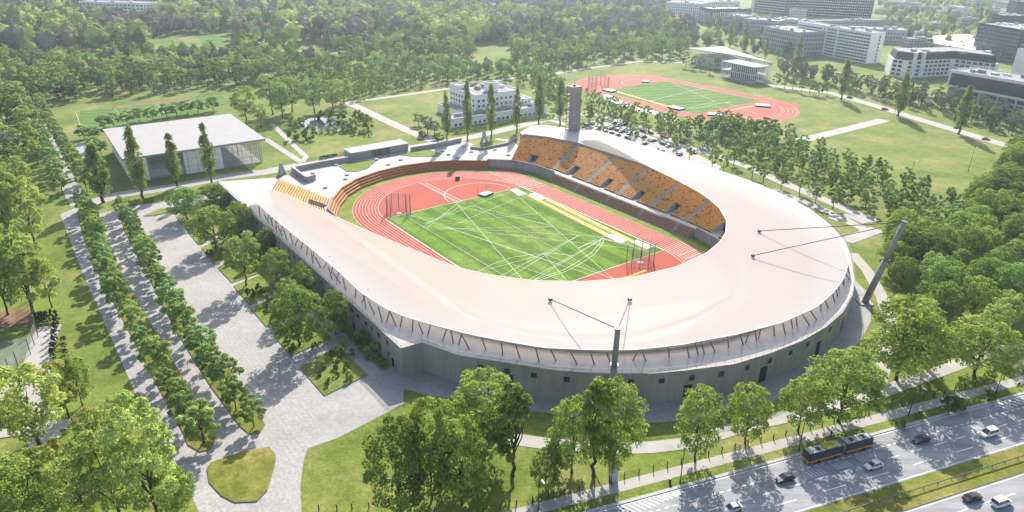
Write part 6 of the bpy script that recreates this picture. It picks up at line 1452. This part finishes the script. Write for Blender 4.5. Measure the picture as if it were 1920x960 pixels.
for pl_, sp_, sd_, wh_, gp_ in zs: Nt += zone(poly(pl_), sp_ * 1.12, .36, sd_, PK, (11, 18), 'parkland tree', wh_, gp_, 'parkland_tree', limit=48)
Nt += zone(poly([(1445, 128), (1500, 138), (1600, 165), (1700, 182), (1800, 200), (1930, 235), (1930, 268), (1820, 232), (1720, 206), (1640, 188), (1560, 165), (1470, 148)]), 9.5, .28, 15, [('bare', 3), ('park_dark', 1), ('park', .7)], (10, 15), 'bare grey tree', 'along the side road by the offices', 'bare roadside trees', 'bare_tree', limit=95)
print('scattered', Nt)
# the far wood: one mass of crowns beyond the park
def far_wood(name, px, sp_, seed, kinds, hr, label=None, rest=()):
    pts = scatter(poly(px), sp_, .38, seed) if px else []; rnd = random.Random(seed); packs = {}
    for p in pts:
        x, y = PX(p)
        if not (-40 < x < 1960 and y > -60): continue
        q = (mnoise.noise((p.x * .011, p.y * .011, seed)) * .75 + .5 + rnd.gauss(0, .14)) % 1.0
        x = min(.999, q) * sum(k[1] for k in kinds)     # species grow in patches
        for k, w_ in kinds:
            x -= w_
            if x <= 0: break
        packs.setdefault(k, []).append((p, rnd.uniform(*hr) * rnd.choice((.7, .9, 1, 1, 1.2)), rnd.uniform(0, 6.28), rnd.uniform(.75, 1.35)))
    for k, p, h in rest: packs.setdefault(k, []).append((p, h, rnd.uniform(0, 6.28), rnd.uniform(.85, 1.2)))
    vs, fs, tn, mi = [], [], [], []; mats = []
    for k, l in packs.items():
        m0 = len(mats); mats += [M[LIB_MAT[k]]]
        for p, H, rz, sx in l:
            v0, f0, t0 = rnd.choice(FAR[k])
            c, s = math.cos(rz) * sx * H, math.sin(rz) * sx * H; b = len(vs); dt = rnd.uniform(-.45, .40)
            vs += [(p.x + c * a - s * e, p.y + s * a + c * e, H * g) for a, e, g in v0]
            fs += [tuple(b + e for e in q) for q in f0]; tn += [min(1, max(0, q + dt)) for q in t0]; mi += [m0] * len(f0)
    me = bpy.data.meshes.new(name); me.from_pydata(vs, [], fs); at = me.attributes.new('tint', 'FLOAT', 'FACE'); at.data.foreach_set('value', tn)
    for m_ in mats: me.materials.append(m_)
    me.polygons.foreach_set('material_index', mi); me.update()
    o = bpy.data.objects.new(name, me); COL.objects.link(o); o['kind'] = 'stuff'
    if label: o['label'] = label
    return len(pts)
LIB_MAT = dict(fs='lf_blue', fa='lf_fresh', fp='lf_pale', fd='lf_dark', fb='lf_bare', fy='lf_pale')
FAR = {}
def far_crown(seed, R0, zb, vase):
    """a lumpy closed crown of unit height with loose sprays round it, four corners per face"""
    rnd = random.Random(seed); bm = bmesh.new(); bmesh.ops.create_icosphere(bm, subdivisions=1, radius=1.0)
    v = []; off_ = Vector((seed * 3.1, 0, 0))
    for q in bm.verts:
        d = q.co.normalized(); k = 1 + .55 * mnoise.noise(d * 2.3 + off_) + .38 * mnoise.noise(d * 4.7 + off_)
        h = (d.z + 1) / 2; w_ = (1.0 if not vase else .62 + .5 * h)
        v.append((d.x * R0 * .82 * k * w_, d.y * R0 * .82 * k * w_, zb + (1 - zb) * (.48 + .44 * d.z * (1 + .25 * (k - 1)))))
    f = [tuple(x.index for x in q.verts) for q in bm.faces]; t = [.5 + .35 * mnoise.noise(q.calc_center_median() * 3.3 + off_) for q in bm.faces]; bm.free()
    v2, f2, t2, c = crown_mesh('far', seed, 1.0, R0 * 1.08, zb, 'vase' if vase else 'round', 20, 240, .082, None, jn=.6)
    b = len(v); v += v2; f += [tuple(b + i for i in q) for q in f2]; t += t2
    b = len(v); v += [(-.012, 0, 0), (.012, 0, 0), (.012, 0, zb + .1), (-.012, 0, zb + .1), (0, -.012, 0), (0, .012, 0), (0, .012, zb + .1), (0, -.012, zb + .1)]; f += [(b, b + 1, b + 2, b + 3), (b + 4, b + 5, b + 6, b + 7)]; t += [0, 0]
    return v, f, t
for i, (k, vs_, R0, zb) in enumerate((('fa', 0, .34, .16), ('fp', 1, .36, .16), ('fd', 0, .30, .06), ('fb', 1, .33, .14), ('fs', 0, .30, .30))): FAR[k] = [far_crown(5 + 7 * i + 31 * q, R0, zb, vs_) for q in range(3)]
nf = far_wood('park_wood', None, 0, 40, [], (0, 0), 'farther park trees behind the separate ones', REST)
nf += far_wood('distant_wood', [(-40, 105), (-40, 20), (60, 8), (130, 30), (300, 30), (420, 24), (640, 22), (900, 28), (1240, 40), (1300, 75), (1050, 78), (900, 82), (780, 72), (690, 82), (640, 104), (420, 96), (160, 108)], 12.5, 41, [('fa', 2), ('fp', 1.8), ('fd', 1.2), ('fb', 4)], (15, 24), 'distant mixed wood of bare brown and fresh green crowns')
nf += far_wood('green_wood', [(770, 85), (790, 50), (850, 28), (940, 45), (965, 85), (905, 92)], 12.5, 42, [('fp', 3), ('fa', 1)], (17, 24), 'dense pale green wood behind the clinic grove')
nf += far_wood('skyline_wood', [(-60, 22), (-60, -40), (1240, -40), (1240, 42), (900, 30), (640, 24), (420, 26), (130, 32)], 16, 43, [('fb', 4), ('fd', 2), ('fa', .5)], (15, 25), 'blue grey wood along the top of the picture')
nf += far_wood('city_trees', [(1240, -10), (1480, 60), (1480, 120), (1300, 90), (1240, 60)], 20, 44, [('fb', 2), ('fa', 1), ('fp', 1)], (10, 16), 'street trees between the offices')
nf += far_wood('city_trees', [(1640, -20), (1960, -20), (1960, 120), (1840, 120), (1700, 90), (1660, 60)], 20, 45, [('fb', 1.5), ('fa', 1.5), ('fp', 1)], (9, 15), 'green and bare trees among the far right buildings')
print('far', nf)
# ------------------------------------------------------------------ air
def haze():
    mb = MB(); mb.box((-2600, -200, -6), (5200, 0, 0), (0, 3800, 0), (0, 0, 136)); o = mb.build('haze', []); o['kind'] = 'stuff'
    m = bpy.data.materials.new('haze_air'); m.use_nodes = True; t = m.node_tree; t.nodes.clear()
    out = t.nodes.new('ShaderNodeOutputMaterial'); v = t.nodes.new('ShaderNodeVolumePrincipled')
    v.inputs['Color'].default_value = (0.70, 0.84, 1.0, 1); v.inputs['Density'].default_value = 0.00014; v.inputs['Anisotropy'].default_value = 0.62
    t.links.new(v.outputs[0], out.inputs['Volume']); o.data.materials.append(m)
haze()
